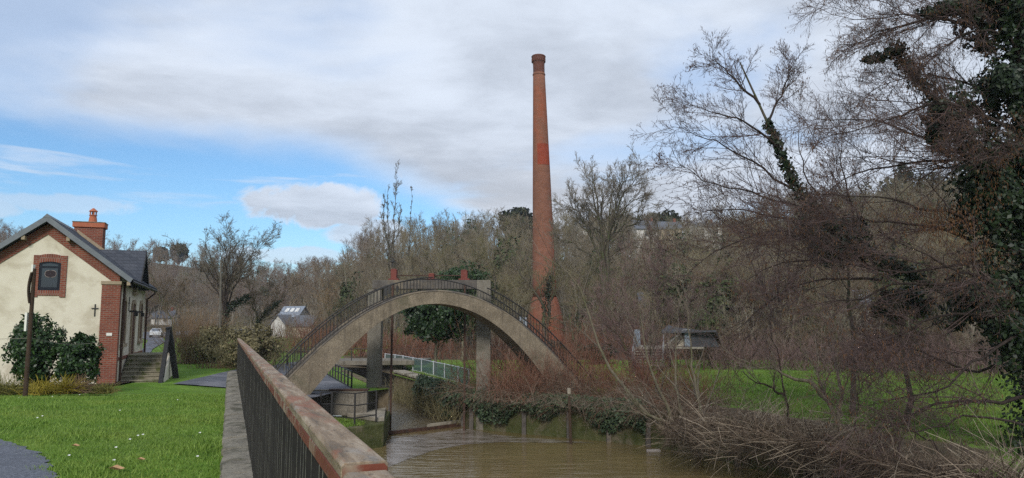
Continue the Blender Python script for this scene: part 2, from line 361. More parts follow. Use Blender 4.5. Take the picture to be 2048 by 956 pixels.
class MB:
    def __init__(s): s.v = []; s.f = []
    def add(s, vs, fs):
        o = len(s.v); s.v += [tuple(p) for p in vs]; s.f += [tuple(i + o for i in f) for f in fs]; return s
    def box(s, a, b, rot=None, c=None):
        """box between corners a and b, optionally turned by rot (Matrix 3x3) about c"""
        (x0, y0, z0), (x1, y1, z1) = a, b
        vs = [Vector(q) for q in ((x0, y0, z0), (x1, y0, z0), (x1, y1, z0), (x0, y1, z0), (x0, y0, z1), (x1, y0, z1), (x1, y1, z1), (x0, y1, z1))]
        if rot is not None:
            c = Vector(c) if c is not None else Vector(((x0 + x1) / 2, (y0 + y1) / 2, (z0 + z1) / 2)); vs = [rot @ (q - c) + c for q in vs]
        return s.add(vs, [(0, 3, 2, 1), (4, 5, 6, 7), (0, 1, 5, 4), (1, 2, 6, 5), (2, 3, 7, 6), (3, 0, 4, 7)])
    def beam(s, p, q, w, h, up=(0, 0, 1)):
        """bar from p to q, w wide and h high about its axis"""
        p, q = Vector(p), Vector(q); d = (q - p).normalized(); r = d.cross(Vector(up))
        r = r.normalized() if r.length > 1e-6 else Vector((1, 0, 0)); u = r.cross(d)
        vs = [e + r * a * w / 2 + u * b * h / 2 for e in (p, q) for a, b in ((-1, -1), (1, -1), (1, 1), (-1, 1))]
        return s.add(vs, [(0, 1, 2, 3), (7, 6, 5, 4), (0, 4, 5, 1), (1, 5, 6, 2), (2, 6, 7, 3), (3, 7, 4, 0)])
    def prism(s, poly, off):
        """closed prism from a polygon of 3-D points and an offset vector"""
        n = len(poly); off = Vector(off); a = [Vector(p) for p in poly]; vs = a + [p + off for p in a]
        return s.add(vs, [tuple(range(n - 1, -1, -1)), tuple(range(n, 2 * n))] + [(i, (i + 1) % n, n + (i + 1) % n, n + i) for i in range(n)])
    def lathe(s, prof, n=16, c=(0, 0, 0)):
        o = []
        for r, z in prof:
            for k in range(n): a = 2 * math.pi * k / n; o.append((c[0] + r * math.cos(a), c[1] + r * math.sin(a), c[2] + z))
        m = len(prof); fs = [(j * n + k, j * n + (k + 1) % n, (j + 1) * n + (k + 1) % n, (j + 1) * n + k) for j in range(m - 1) for k in range(n)]
        fs += [tuple(range(n - 1, -1, -1)), tuple((m - 1) * n + k for k in range(n))]
        return s.add(o, fs)
    def tube(s, pts, r, n=6):
        P = np.array([[list(p) for p in pts]], float); rr = np.full((1, len(pts)), r) if np.isscalar(r) else np.array([r], float)
        V, F = tubes(P, rr, n); return s.add(V.tolist(), F.tolist()).add([], [])
    def build(s, name, mat, parent=None, bevel=0., smooth=False, loc=None, rz=0.):
        me = bpy.data.meshes.new(name); me.from_pydata(s.v, [], s.f); me.update()
        bm = bmesh.new(); bm.from_mesh(me); bmesh.ops.recalc_face_normals(bm, faces=bm.faces); bm.to_mesh(me); bm.free()
        if smooth: me.polygons.foreach_set('use_smooth', np.ones(len(me.polygons), bool))
        o = link(name, me, mat, parent, loc, rz)
        if bevel:
            b = o.modifiers.new('bevel', 'BEVEL'); b.width = bevel; b.segments = 2; b.limit_method = 'ANGLE'
        return o
def norm(a): return a / np.maximum(np.linalg.norm(a, axis=-1, keepdims=True), 1e-9)
def tubes(P, Rr, S_=3):
    """P (n,K,3) polylines, Rr (n,K) radii -> vertices, quads (open ends)"""
    n, K, _ = P.shape; T = np.empty_like(P); T[:, 1:-1] = P[:, 2:] - P[:, :-2]; T[:, 0] = P[:, 1] - P[:, 0]; T[:, -1] = P[:, -1] - P[:, -2]
    T = norm(T); ref = np.where(np.abs(T[:, :1, 2:3]) < .8, np.array([0, 0, 1.]), np.array([1., 0, 0])); ref = np.broadcast_to(ref, T.shape)
    A = norm(np.cross(T, ref)); B = np.cross(T, A); an = 2 * np.pi * np.arange(S_) / S_
    V = P[:, :, None] + Rr[:, :, None, None] * (A[:, :, None] * np.cos(an)[:, None] + B[:, :, None] * np.sin(an)[:, None])
    i = np.arange(n)[:, None, None] * K * S_; j = np.arange(K - 1)[None, :, None] * S_; k = np.arange(S_)[None, None]; k2 = (k + 1) % S_
    F = np.stack([i + j + k, i + j + k2, i + j + S_ + k2, i + j + S_ + k], -1).reshape(-1, 4)
    return V.reshape(-1, 3), F
def join_np(parts):
    Vs, Fs, o = [], [], 0
    for V, F in parts: Vs.append(V); Fs.append(F + o); o += len(V)
    return np.concatenate(Vs), np.concatenate(Fs)
def strands(name, groups, mat, parent=None, sides=3, smooth=False, origin=None):
    """groups: list of (P, R) polylines"""
    V, F = join_np([tubes(P, r, sides if np.isscalar(sides) else sides[min(i, len(sides) - 1)]) for i, (P, r) in enumerate(groups)])
    if origin is not None: V = V - np.array(origin)
    return link(name, np_mesh(name, V, F, smooth), mat, parent)
def leaves(rng, P, size, nrm=None, spread=1., aspect=.6, droop=0.):
    """a folded leaf (4 triangles as 2 quads... here one diamond quad) at every point"""
    n = len(P); N = rng.normal(size=(n, 3))
    if nrm is not None: N = norm(N) * spread + nrm
    N = norm(N); t = norm(np.cross(N, rng.normal(size=(n, 3)))); t[:, 2] -= droop; t = norm(t); b = norm(np.cross(N, t))
    s = size * rng.uniform(.6, 1.3, (n, 1)); bend = N * s * .18
    V = np.stack([P, P + t * s * .5 + b * s * aspect * .5 - bend * .2, P + t * s - bend, P + t * s * .5 - b * s * aspect * .5 - bend * .2], 1).reshape(-1, 3)
    return V, np.arange(4 * n).reshape(-1, 4)

# ------------------------------------------------------------------ lie of the land
WZ = -3.0                                   # water level
def sm(a, b, x): t = np.clip((x - a) / (b - a), 0, 1); return t * t * (3 - 2 * t)
RX, RS = .32, -.373                         # the railing runs along x = RX + RS*y
RE = np.array([RS, 1.]) / math.hypot(RS, 1); RN = np.array([RE[1], -RE[0]])
def rail(y, off=0., z=0.):
    return Vector((RX + RS * y + RN[0] * off, y + RN[1] * off, z))
HX = np.array([-1500, -600, 220, 400, 560, 640, 700, 760, 800, 1000, 1300, 1500, 1800, 2048, 2700, 4200])
HY = np.array([480, 480, 492, 512, 536, 520, 490, 462, 452, 440, 440, 425, 405, 385, 380, 380])
HD0 = np.array([170, 170, 170, 170, 170, 135, 115, 95, 90, 84, 80, 75, 70, 70, 70, 70])
HD1 = np.array([420, 420, 420, 430, 470, 380, 300, 240, 225, 200, 190, 180, 170, 160, 160, 160])
XC = np.array([[-60, 14], [-4, 4], [10, 2], [20, -1], [27, -2.5], [33, -3.6], [47, -8.6], [60, -12], [2000, -12]])
def G(x, y, flat=False):
    x = np.asarray(x, float); y = np.asarray(y, float)
    d = np.hypot(x, y); px = 1024 + 1500 * x / np.maximum(y, .25 * d + 1e-3)
    zl = -.01 * np.clip(y, 0, 30) - .55 * sm(13, 30, y) - .35 * sm(-14, -9.5, x) * sm(22, 28, y)
    zr = -1.6 + .5 * sm(45, 90, y)
    xc = np.interp(y, XC[:, 0], XC[:, 1]); w = .6 + 9 * sm(47.5, 62, y)
    z = zl + (zr - zl) * np.clip((x - xc) / w + .5, 0, 1)
    cy = np.interp(px, HX, HY); d0 = np.interp(px, HX, HD0); d1 = np.interp(px, HX, HD1)
    crest = (645 - cy) / 1500 * d1 + EYE - 10.5
    t = np.clip((d - d0) / (d1 - d0), 0, 1); t = t * t * (2.2 - 1.2 * t)
    h = z + (crest - z) * t
    h = np.where((y < 0) & (d > 60), z, h)
    if not flat:
        h = h + .035 * np.sin(x * 1.3 + 2) * np.sin(y * .9) * sm(60, 5, d) + (1.2 * np.sin(x * .05) * np.sin(y * .043 + 1)) * sm(110, 170, d)
    return h
def g(x, y): return float(G(x, y, True))
rb = [on(a, b, WZ) for a, b in ((945, 858), (1050, 868), (1140, 876), (1220, 884), (1300, 893), (1400, 912), (1480, 932), (1600, 962), (1760, 1015))]
RIVER = [tuple(rail(-9, .22)[:2]), tuple(rail(21.5, .22)[:2]), (-9.2, 25.5), (-8.9, 30.75), (-6.3, 30.75), (-5.25, 32.6), (-10.6, 47.2), (-7.6, 47.6)]
RIVER += [tuple(at(930, 790, 34.2)[:2])] + [tuple(p[:2]) for p in rb] + [(12.5, 4), (15, -9)]
def inside(p, poly):
    x, y = p; c = False; n = len(poly)
    for i in range(n):
        (x1, y1), (x2, y2) = poly[i], poly[(i + 1) % n]
        if (y1 > y) != (y2 > y) and x < (x2 - x1) * (y - y1) / (y2 - y1) + x1: c = not c
    return c
def build_ground():
    pts = []
    for i, p in enumerate(RIVER):                              # river outline, cut exactly
        q = RIVER[(i + 1) % len(RIVER)]; k = max(1, int(math.dist(p, q) / 1.2))
        pts += [(p[0] + (q[0] - p[0]) * j / k, p[1] + (q[1] - p[1]) * j / k) for j in range(k)]
    nb = len(pts); edges = [(i, (i + 1) % nb) for i in range(nb)]
    rng = random.Random(3); r = 2.; rr = []
    while r < 640: rr.append(r); r *= 1.055 if r < 120 else 1.075
    for r in rr:
        na = 110
        for k in range(na + 1):
            a = R(-66 + 132 * k / na); pts.append((r * math.sin(a) + rng.uniform(-.1, .1), r * math.cos(a) + rng.uniform(-.1, .1)))
        for k in range(1, 12):
            a = R(66 + 228 * k / 12); pts.append((r * math.sin(a), r * math.cos(a)))
    V, E, F, *_ = delaunay_2d_cdt([Vector(p) for p in pts], edges, [], 0, 1e-4)
    F = [f for f in F if not inside(((V[f[0]].x + V[f[1]].x + V[f[2]].x) / 3, (V[f[0]].y + V[f[1]].y + V[f[2]].y) / 3), RIVER)]
    xy = np.array([(v.x, v.y) for v in V]); z = G(xy[:, 0], xy[:, 1])
    me = np_mesh('ground', np.c_[xy, z], np.array(F), True)
    d = np.hypot(xy[:, 0], xy[:, 1]); x, y = xy.T
    zone = sm(66, 58, y)
    zone = np.where((x > -3) & (y < 36) & (y > 0), np.minimum(zone, sm(1.2, 4.2, np.array([min(math.dist(p, q) for q in RIVER) for p in xy]))), zone)
    zone = np.where((x < -13) & (y > 36), sm(150, 90, y) * sm(-9.5, -13, x + .30 * (y - 36) * 0), zone)
    zone = np.where((x > -13) & (x < -7.5) & (y > 47), 0.1, zone)
    a = me.attributes.new('zone', 'FLOAT', 'POINT'); a.data.foreach_set('value', zone.astype(np.float32))
    prop(link('ground', me, 'ground'), kind='structure')
build_ground()

def drape(name, mat, left, right, n, lift=.03, kind='structure', parent=None):
    """strip between two polylines, laid on the ground"""
    def res(pl):
        pl = np.array([p[:2] for p in pl], float); s = np.r_[0, np.cumsum(np.linalg.norm(np.diff(pl, axis=0), axis=1))]
        t = np.linspace(0, s[-1], n); return np.c_[np.interp(t, s, pl[:, 0]), np.interp(t, s, pl[:, 1])]
    A, B = res(left), res(right); m = 6
    P = np.concatenate([A + (B - A) * k / m for k in range(m + 1)]); z = G(P[:, 0], P[:, 1]) + lift
    F = [(k * n + i, (k + 1) * n + i, (k + 1) * n + i + 1, k * n + i + 1) for k in range(m) for i in range(n - 1)]
    return prop(link(name, np_mesh(name, np.c_[P, z], np.array(F), True), mat, parent), kind=kind)
# water
def sheet(name, poly, z, mat, step=None):
    b = MB(); b.add([(x, y, z) for x, y in poly], [tuple(range(len(poly)))]); return prop(b.build(name, mat), kind='structure')
def grow_poly(poly, d):
    c = np.mean(poly, axis=0); return [tuple(c + (np.array(p) - c) * (1 + d / max(np.linalg.norm(np.array(p) - c), .1))) for p in poly]
sheet('water', grow_poly(RIVER, .5), WZ, 'water')
sheet('river_bed', grow_poly(RIVER, 1.5), WZ - .8, 'mud')
s0, s1 = on(765, 873, WZ), on(934, 850, WZ)
sheet('mill_race_water', [tuple((s0 + Vector((0, .1, 0)))[:2]), tuple((s1 + Vector((0, .1, 0)))[:2]), (-7.2, 47.8), (-11, 47.4), (-5.6, 32.6)], WZ + .012, 'water_race')

sheet('water_scum_sheen', [tuple(on(a, b, WZ)[:2]) for a, b in ((772, 880), (930, 857), (1000, 871), (1100, 879), (1190, 886), (1100, 886), (1000, 884), (930, 889), (870, 900), (820, 917), (775, 935))], WZ + .006, 'scum_sheen')
# paths and road
def resample_xy(P, n):
    P = np.array([p[:2] for p in P]); s = np.r_[0, np.cumsum(np.linalg.norm(np.diff(P, axis=0), axis=1))]; t = np.linspace(0, s[-1], n); return np.c_[np.interp(t, s, P[:, 0]), np.interp(t, s, P[:, 1])]
gp = [on(0, 868, 0), on(40, 876, 0), on(75, 892, 0), on(98, 915, 0), on(110, 940, 0), on(112, 975, 0)]
gpr = random.Random(8); gq = resample_xy(gp, 46)
gp = [Vector((x + gpr.uniform(-.05, .05) + .03 * math.sin(i * .9), y + gpr.uniform(-.04, .04), 0)) for i, (x, y) in enumerate(gq)]
drape('gravel_path', 'gravel', [(p.x, p.y) for p in gp], [(-14, 10.9), (-12, 10), (-10, 8), (-8, 6), (-6, 5), (-5, 4)], 140, .02)
drape('asphalt_path', 'asphalt', [on(345, 769, -.85), on(480, 769, -.9), on(560, 790, -1.1), on(620, 804, -1.2), on(655, 790, -1.2), on(703, 780, -1.2)],
      [on(405, 756, -.85), on(470, 743, -.9), on(540, 738, -1.), on(590, 736, -1.2), on(625, 736, -1.2), on(652, 750, -1.2)], 60, .05)
road_l = [on(250, 745, -.85), on(280, 704, -.9), on(292, 684, -.95), (-90, 150), (-92, 165), (-120, 230)]
road_r = [on(272, 745, -.85), on(308, 694, -.9), on(345, 678, -.95), (-60, 132), (-63, 160), (-85, 230)]
drape('road', 'asphalt', [on(262, 742, -.85), on(283, 704, -.9), on(296, 683, -.95), (-73.5, 146), (-72, 156), (-70, 190)],
      [on(285, 742, -.85), on(305, 700, -.9), on(330, 686, -.95), (-63.5, 137), (-62, 152), (-60, 190)], 70, .06)

# ------------------------------------------------------------------ riverside railing
def build_railing():
    y0, y1 = 1.76, 28.
    def rail(y, off=0., z=0.): return Vector((RX + RS * y + RN[0] * off, y + RN[1] * off, z - .01 * y))
    root = empty('railing', rail(y0), label='long weathered railing with stone-like rust-stained cap in the foreground', cat='railing')
    root.location = (0, 0, 0)
    rng = random.Random(5)
    ys = [y0, 5.3, 9.0, 12.8, 16.6, 20.4, 24.2, y1]
    def cap(ya, yb, top, hw, mat='cap', name='cap_rail', th=.075, dx=0.):
        b = MB(); n = max(2, int((yb - ya) / .35)); ch = .008; prof = [(-hw + ch, top), (hw - ch, top), (hw, top - ch), (hw, top - th), (-hw, top - th), (-hw, top - ch)]
        vs = []
        for i in range(n + 1):
            y = ya + (yb - ya) * i / n; j = rng.uniform(-.0015, .0015); k = rng.uniform(-.0012, .0012)
            vs += [rail(y, o + dx + j, z + k) for o, z in prof]
        m = len(prof); fs = [(i * m + k, i * m + (k + 1) % m, (i + 1) * m + (k + 1) % m, (i + 1) * m + k) for i in range(n) for k in range(m)]
        fs += [tuple(range(m)), tuple(n * m + k for k in range(m))[::-1]]; b.add(vs, fs)
        return b.build(name, mat, root, .002)
    for i in range(7):
        o = cap(ys[i] + (.004 if i else 0), ys[i + 1] - .004, 1.3 + rng.uniform(-.004, .004), .054, th=.034)
        if i == 0:
            b = MB(); b.prism([rail(y0 - .004, x, z) for x, z in ((-.044, 1.296), (.044, 1.296), (.051, 1.288), (.051, 1.269), (-.051, 1.269), (-.051, 1.288))], rail(y0 + .01) - rail(y0 + .012))
            b.build('painted_end', 'cap_red', o)
    cap(.7, y0 - .02, 1.284, .052, th=.034)
    cap(.7, y1, 1.25, .034, 'cap_red', 'lower_rail', .045, -.006)
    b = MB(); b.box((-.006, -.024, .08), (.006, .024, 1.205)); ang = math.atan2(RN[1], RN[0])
    bm_ = b.build('baluster', 'baluster', root); me = bm_.data; me.materials.append(M['lit_edge'])
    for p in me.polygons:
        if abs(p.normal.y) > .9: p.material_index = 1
    y = 1.2; first = True; k = 0
    while y < y1 - .1:
        o = bm_ if first else bpy.data.objects.new('baluster', me)
        if not first: COL.objects.link(o); o.parent = root
        first = False; o.location = rail(y); o.rotation_euler = (rng.uniform(-.006, .006), rng.uniform(-.006, .006), ang - math.pi / 2 + rng.uniform(-.04, .04))
        y += .155; k += 1
    b = MB(); b.box((-.022, -.022, .0), (.022, .022, 1.205)); po = b.build('post', 'baluster', root); first = True
    for y in (1.85, 4.1, 6.4, 8.7, 11., 13.3, 15.6, 17.9, 20.2, 22.5, 24.8, 27.6):
        o = po if first else bpy.data.objects.new('post', po.data)
        if not first: COL.objects.link(o); o.parent = root
        first = False; o.location = rail(y + .07); o.rotation_euler = (0, 0, ang)
    # kerb stones under it
    kr = empty('kerb', (0, 0, 0), label='row of worn grey kerb stones under the foreground railing', cat='kerb')
    y = 1.0
    while y < 28.:
        yb = min(28.2, y + rng.uniform(.75, 1.15)); b = MB(); n = 6; m = 5; t0 = .11 + rng.uniform(-.015, .015)
        vs = []
        for i in range(n + 1):
            yy = y + .012 + (yb - y - .024) * i / n
            for j in range(m + 1): vs.append(rail(yy, -.33 + .48 * j / m + (rng.uniform(-.02, .02) if j in (0,) else 0), t0 + rng.uniform(-.011, .011) - (.02 if j in (0, m) else 0)))
        nt = len(vs); vs += [Vector((p.x, p.y, -1.3)) for p in vs]
        f = lambda i, j: i * (m + 1) + j
        fs = [(f(i, j), f(i, j + 1), f(i + 1, j + 1), f(i + 1, j)) for i in range(n) for j in range(m)]
        ring = [f(0, j) for j in range(m)] + [f(i, m) for i in range(n)] + [f(n, j) for j in range(m, 0, -1)] + [f(i, 0) for i in range(n, 0, -1)]
        fs += [(ring[i], ring[(i + 1) % len(ring)], ring[(i + 1) % len(ring)] + nt, ring[i] + nt) for i in range(len(ring))]
        b.add(vs, fs); b.build('kerb_stone', 'kerb', kr, .012); y = yb
    b = MB(); b.prism([rail(-9, .15, -.1), rail(21.6, .15, -.1), rail(21.6, .15, -3.6), rail(-9, .15, -4.2)], (RN[0] * .25, RN[1] * .25, 0))
    b.prism([rail(21.6, .1, -.3), (-9.25, 25.4, -.6), (-9.25, 25.4, -3.9), rail(21.6, .1, -3.9)], (-.2, -.1, 0)); b.prism([(-9.22, 25.41, -.62), (-8.95, 30.6, -1.08), (-8.95, 30.6, -3.9), (-9.22, 25.41, -3.9)], (-.2, 0, 0)); prop(b.build('river_wall', 'masonry'), label='masonry river wall below the foreground railing', cat='wall')
build_railing()

# ------------------------------------------------------------------ arched footbridge
AL = at(590, 790, 28.5); AT = np.array([math.cos(R(20)), math.sin(R(20))]); AN = np.array([-AT[1], AT[0]]); AW = 1.5
def arch_sz(x, y):
    p = at(x, y, 1.); t = ((AL.x) * AN[0] + AL.y * AN[1]) / (p.x * AN[0] + p.y * AN[1])
    q = np.array([p.x * t, t]); return float((q - np.array(AL[:2])) @ AT), EYE + (p.z - EYE) * t
def AP(s, z, d=0.): return Vector((AL.x + AT[0] * s + AN[0] * d, AL.y + AT[1] * s + AN[1] * d, z))
EX = [(580, 757), (602, 735), (623, 714), (664, 676), (721, 634), (740, 623), (778, 604), (822, 590), (878, 584), (928, 590), (953, 598), (978, 609), (986, 613), (1037, 645), (1069, 671), (1101, 703), (1147, 753)]
IN = [(617, 793), (652, 750), (665, 735), (696, 701), (738, 661), (756, 647), (793, 625), (822, 615), (853, 608.5), (884, 607.5), (928, 617), (940, 621), (974, 638), (1009, 664), (1044, 698), (1078, 740)]
def fitc(L, deg):
    q = np.array([arch_sz(*p) for p in L]); return np.polyfit(q[:, 0], q[:, 1], deg), q[:, 0].min(), q[:, 0].max()
(ce, e0, e1), (ci, i0, i1) = fitc(EX, 6), fitc(IN, 6)
def build_bridge():
    root = empty('footbridge', (0, 0, 0), label='arched concrete footbridge with iron railings over the mill race', cat='bridge')
    n = 60; se = np.linspace(e0 - .1, e1 + .45, n); si = np.linspace(i0 - .05, i1 + .35, n)
    ze = np.polyval(ce, se); zi = np.polyval(ci, si)
    vs = [];
    for d in (0., AW):
        vs += [AP(a, b, d) for a, b in zip(se, ze)] + [AP(a, b, d) for a, b in zip(si, zi)]
    # feet down into the banks
    fs = []
    for i in range(n - 1):
        fs += [(i, i + 1, n + i + 1, n + i), (2 * n + i, 3 * n + i, 3 * n + i + 1, 2 * n + i + 1), (i, 2 * n + i, 2 * n + i + 1, i + 1), (n + i, n + i + 1, 3 * n + i + 1, 3 * n + i)]
    fs += [(0, n, 3 * n, 2 * n), (n - 1, 3 * n - 1, 4 * n - 1, 2 * n - 1)]
    b = MB(); b.add(vs, fs); b.build('arch', 'concrete', root)
    b = MB(); b.prism([AP(se[0] - 1.2, -2.4), AP(si[0] + .25, -2.4), AP(si[0] + .1, zi[0] + .05), AP(se[0] + .0, ze[0] - .02)], Vector((*AN, 0)) * AW); b.build('abutment', 'concrete', root)
    b = MB(); b.prism([AP(si[-1] - .2, -3.2), AP(se[-1] + .9, -3.2), AP(se[-1] + .0, ze[-1] - .02), AP(si[-1] - .1, zi[-1] + .05)], Vector((*AN, 0)) * AW); b.build('abutment', 'concrete', root)
    dz = np.gradient(ze, se); L_ = np.hypot(1, dz); nx, nz = -dz / L_, 1 / L_
    for d, rng_ in ((.06, [(e0 - .1, arch_sz(872, 584)[0]), (arch_sz(962, 601)[0], e1 + .45)]), (AW - .06, [(e0 - .1, e1 + .45)])):
        # edging strip
        strip = [AP(a, z + .035, d) for a, z in zip(se, ze)]; bb = MB()
        for p, q in zip(strip[:-1], strip[1:]): pass
        P = np.array([[list(p) for p in strip]]); V, F = tubes(P, np.full((1, n), .055), 4); link('edge_strip', np_mesh('edge_strip', V, F), 'concrete_dark', root)
        H = .60
        hs, hz = se + nx * H, ze + nz * H; ms, mz = se + nx * .1, ze + nz * .1
        for a, c in rng_:
            k = (se >= a - .05) & (se <= c + .05)
            for (xs, zs, r, nm) in ((hs, hz, .026, 'handrail'), (ms, mz, .016, 'bottom_bar')):
                V, F = tubes(np.array([[list(AP(x, z, d)) for x, z in zip(xs[k], zs[k])]]), np.full((1, k.sum()), r), 6); link(nm, np_mesh(nm, V, F, True), 'iron', root)
            s = max(a, hs[k].min()) + .05; me = None
            while s < c - .03:
                z0 = np.polyval(ce, s) + .05; z1 = np.interp(s, hs, hz); h = z1 - z0
                if s > hs.min() and s < hs.max():
                    if me is None:
                        mb = MB(); mb.box((-.009, -.009, 0), (.009, .009, 1)); o = mb.build('baluster', 'iron', root); me = o.data
                    else:
                        o = bpy.data.objects.new('baluster', me); COL.objects.link(o); o.parent = root
                    o.location = AP(s, z0, d); o.scale = (1, 1, h); o.rotation_euler = (0, 0, R(20))
                s += .135
build_bridge()

# ------------------------------------------------------------------ sluice frame
def build_sluice():
    D = 33.0
    root = empty('sluice_frame', (0, 0, 0), label='concrete sluice frame with red gearboxes standing behind the arch', cat='sluice')
    def col(x0, x1, ytop, zb, y=D):
        a = at(x0, 650, y); c = at(x1, 650, y); zt = at((x0 + x1) / 2, ytop, y).z; b = MB(); b.box((a.x, y, zb), (c.x, y + .55, zt)); return b.build('column', 'column_concrete', root, .02)
    col(735, 762, 579, -3.6); col(953, 981, 560, -3.6)
    a = at(749, 578, D); c = at(966, 560, D); b = MB(); b.box((a.x - .1, D - .02, a.z), (at(953, 650, D).x - .002, D + .57, c.z)); b.build('beam', 'concrete_dark', root, .02)
    ztop = c.z
    def box(px0, px1, yt, name='gearbox', yy=D + .05, dd=.4):
        p = at(px0, 560, yy); q = at(px1, yt, yy); b = MB(); b.box((p.x, yy, ztop + .06), (q.x, yy + dd, q.z)); b.box((p.x - .1, yy - .03, ztop + .002), (q.x + .1, yy + dd + .04, ztop + .065))
        b.prism([(p.x - .03, yy + .02, q.z + .002), (q.x + .03, yy + .02, q.z + .002), ((p.x + q.x) / 2 + .08, yy + .02, q.z + .06), ((p.x + q.x) / 2 - .08, yy + .02, q.z + .06)], (0, dd - .04, 0)); return b.build(name, 'red_paint', root, .012)
    box(781, 793, 540); box(857, 868, 549); box(921.5, 934.5, 542)
    b = MB(); p = at(793, 551, D + .2); q = at(921, 551, D + .2); b.tube([(p.x, D + .22, p.z), (q.x, D + .22, q.z)], .025, 8); b.build('drive_shaft', 'rusty_iron', root)
    for px, yb in ((785, 866), (930, 846)):
        o = at(px, 600, D - .12); zb = WZ - .3; b = MB(); x = o.x
        b.beam((x, D - .12, zb), (x, D - .12, ztop - .2), .085, .07, (0, 1, 0)); b.build('gate_rod', 'rusty_iron', root)
    b = MB(); x = at(785, 530, D + .25).x; b.beam((x, D + .25, ztop + .6), (x, D + .25, ztop + 1.0), .05, .05, (0, 1, 0)); b.lathe([(.03, 0), (.1, .02), (.1, .08), (.03, .1)], 10, (x, D + .25, ztop + .78)); b.build('spindle', 'iron', root)
    for k, px in enumerate((772, 779, 795)):
        b = MB(); x = at(px, 590, D).x; b.box((x - .05, D - .08, a.z - .3 + .08 * k), (x + .05, D - .03, a.z + .12)); b.build('bracket', 'iron', root)
    # sill across the race
    b = MB(); up = Vector((0, 0, .16)); b.prism([s0 + Vector((-.3, 0, -.5)), s1 + Vector((.3, 0, -.5)), s1 + Vector((.3, 0, .14)), s0 + Vector((-.3, 0, .14))], (.05, .22, 0))
    prop(b.build('sluice_sill', 'rusty_iron'), label='low dark sill across the water below the arch', cat='sill')
    m = s0.lerp(s1, .5); b = MB(); b.prism([m + Vector((0, -.02, .142)), s1 + Vector((0, -.02, .142)), s1 + Vector((0, -.02, .26)), m + Vector((0, -.02, .26))], (.05, .2, 0))
    prop(b.build('plank', 'concrete_pale'), label='pale plank lying on the right half of the sill', cat='plank')
build_sluice()

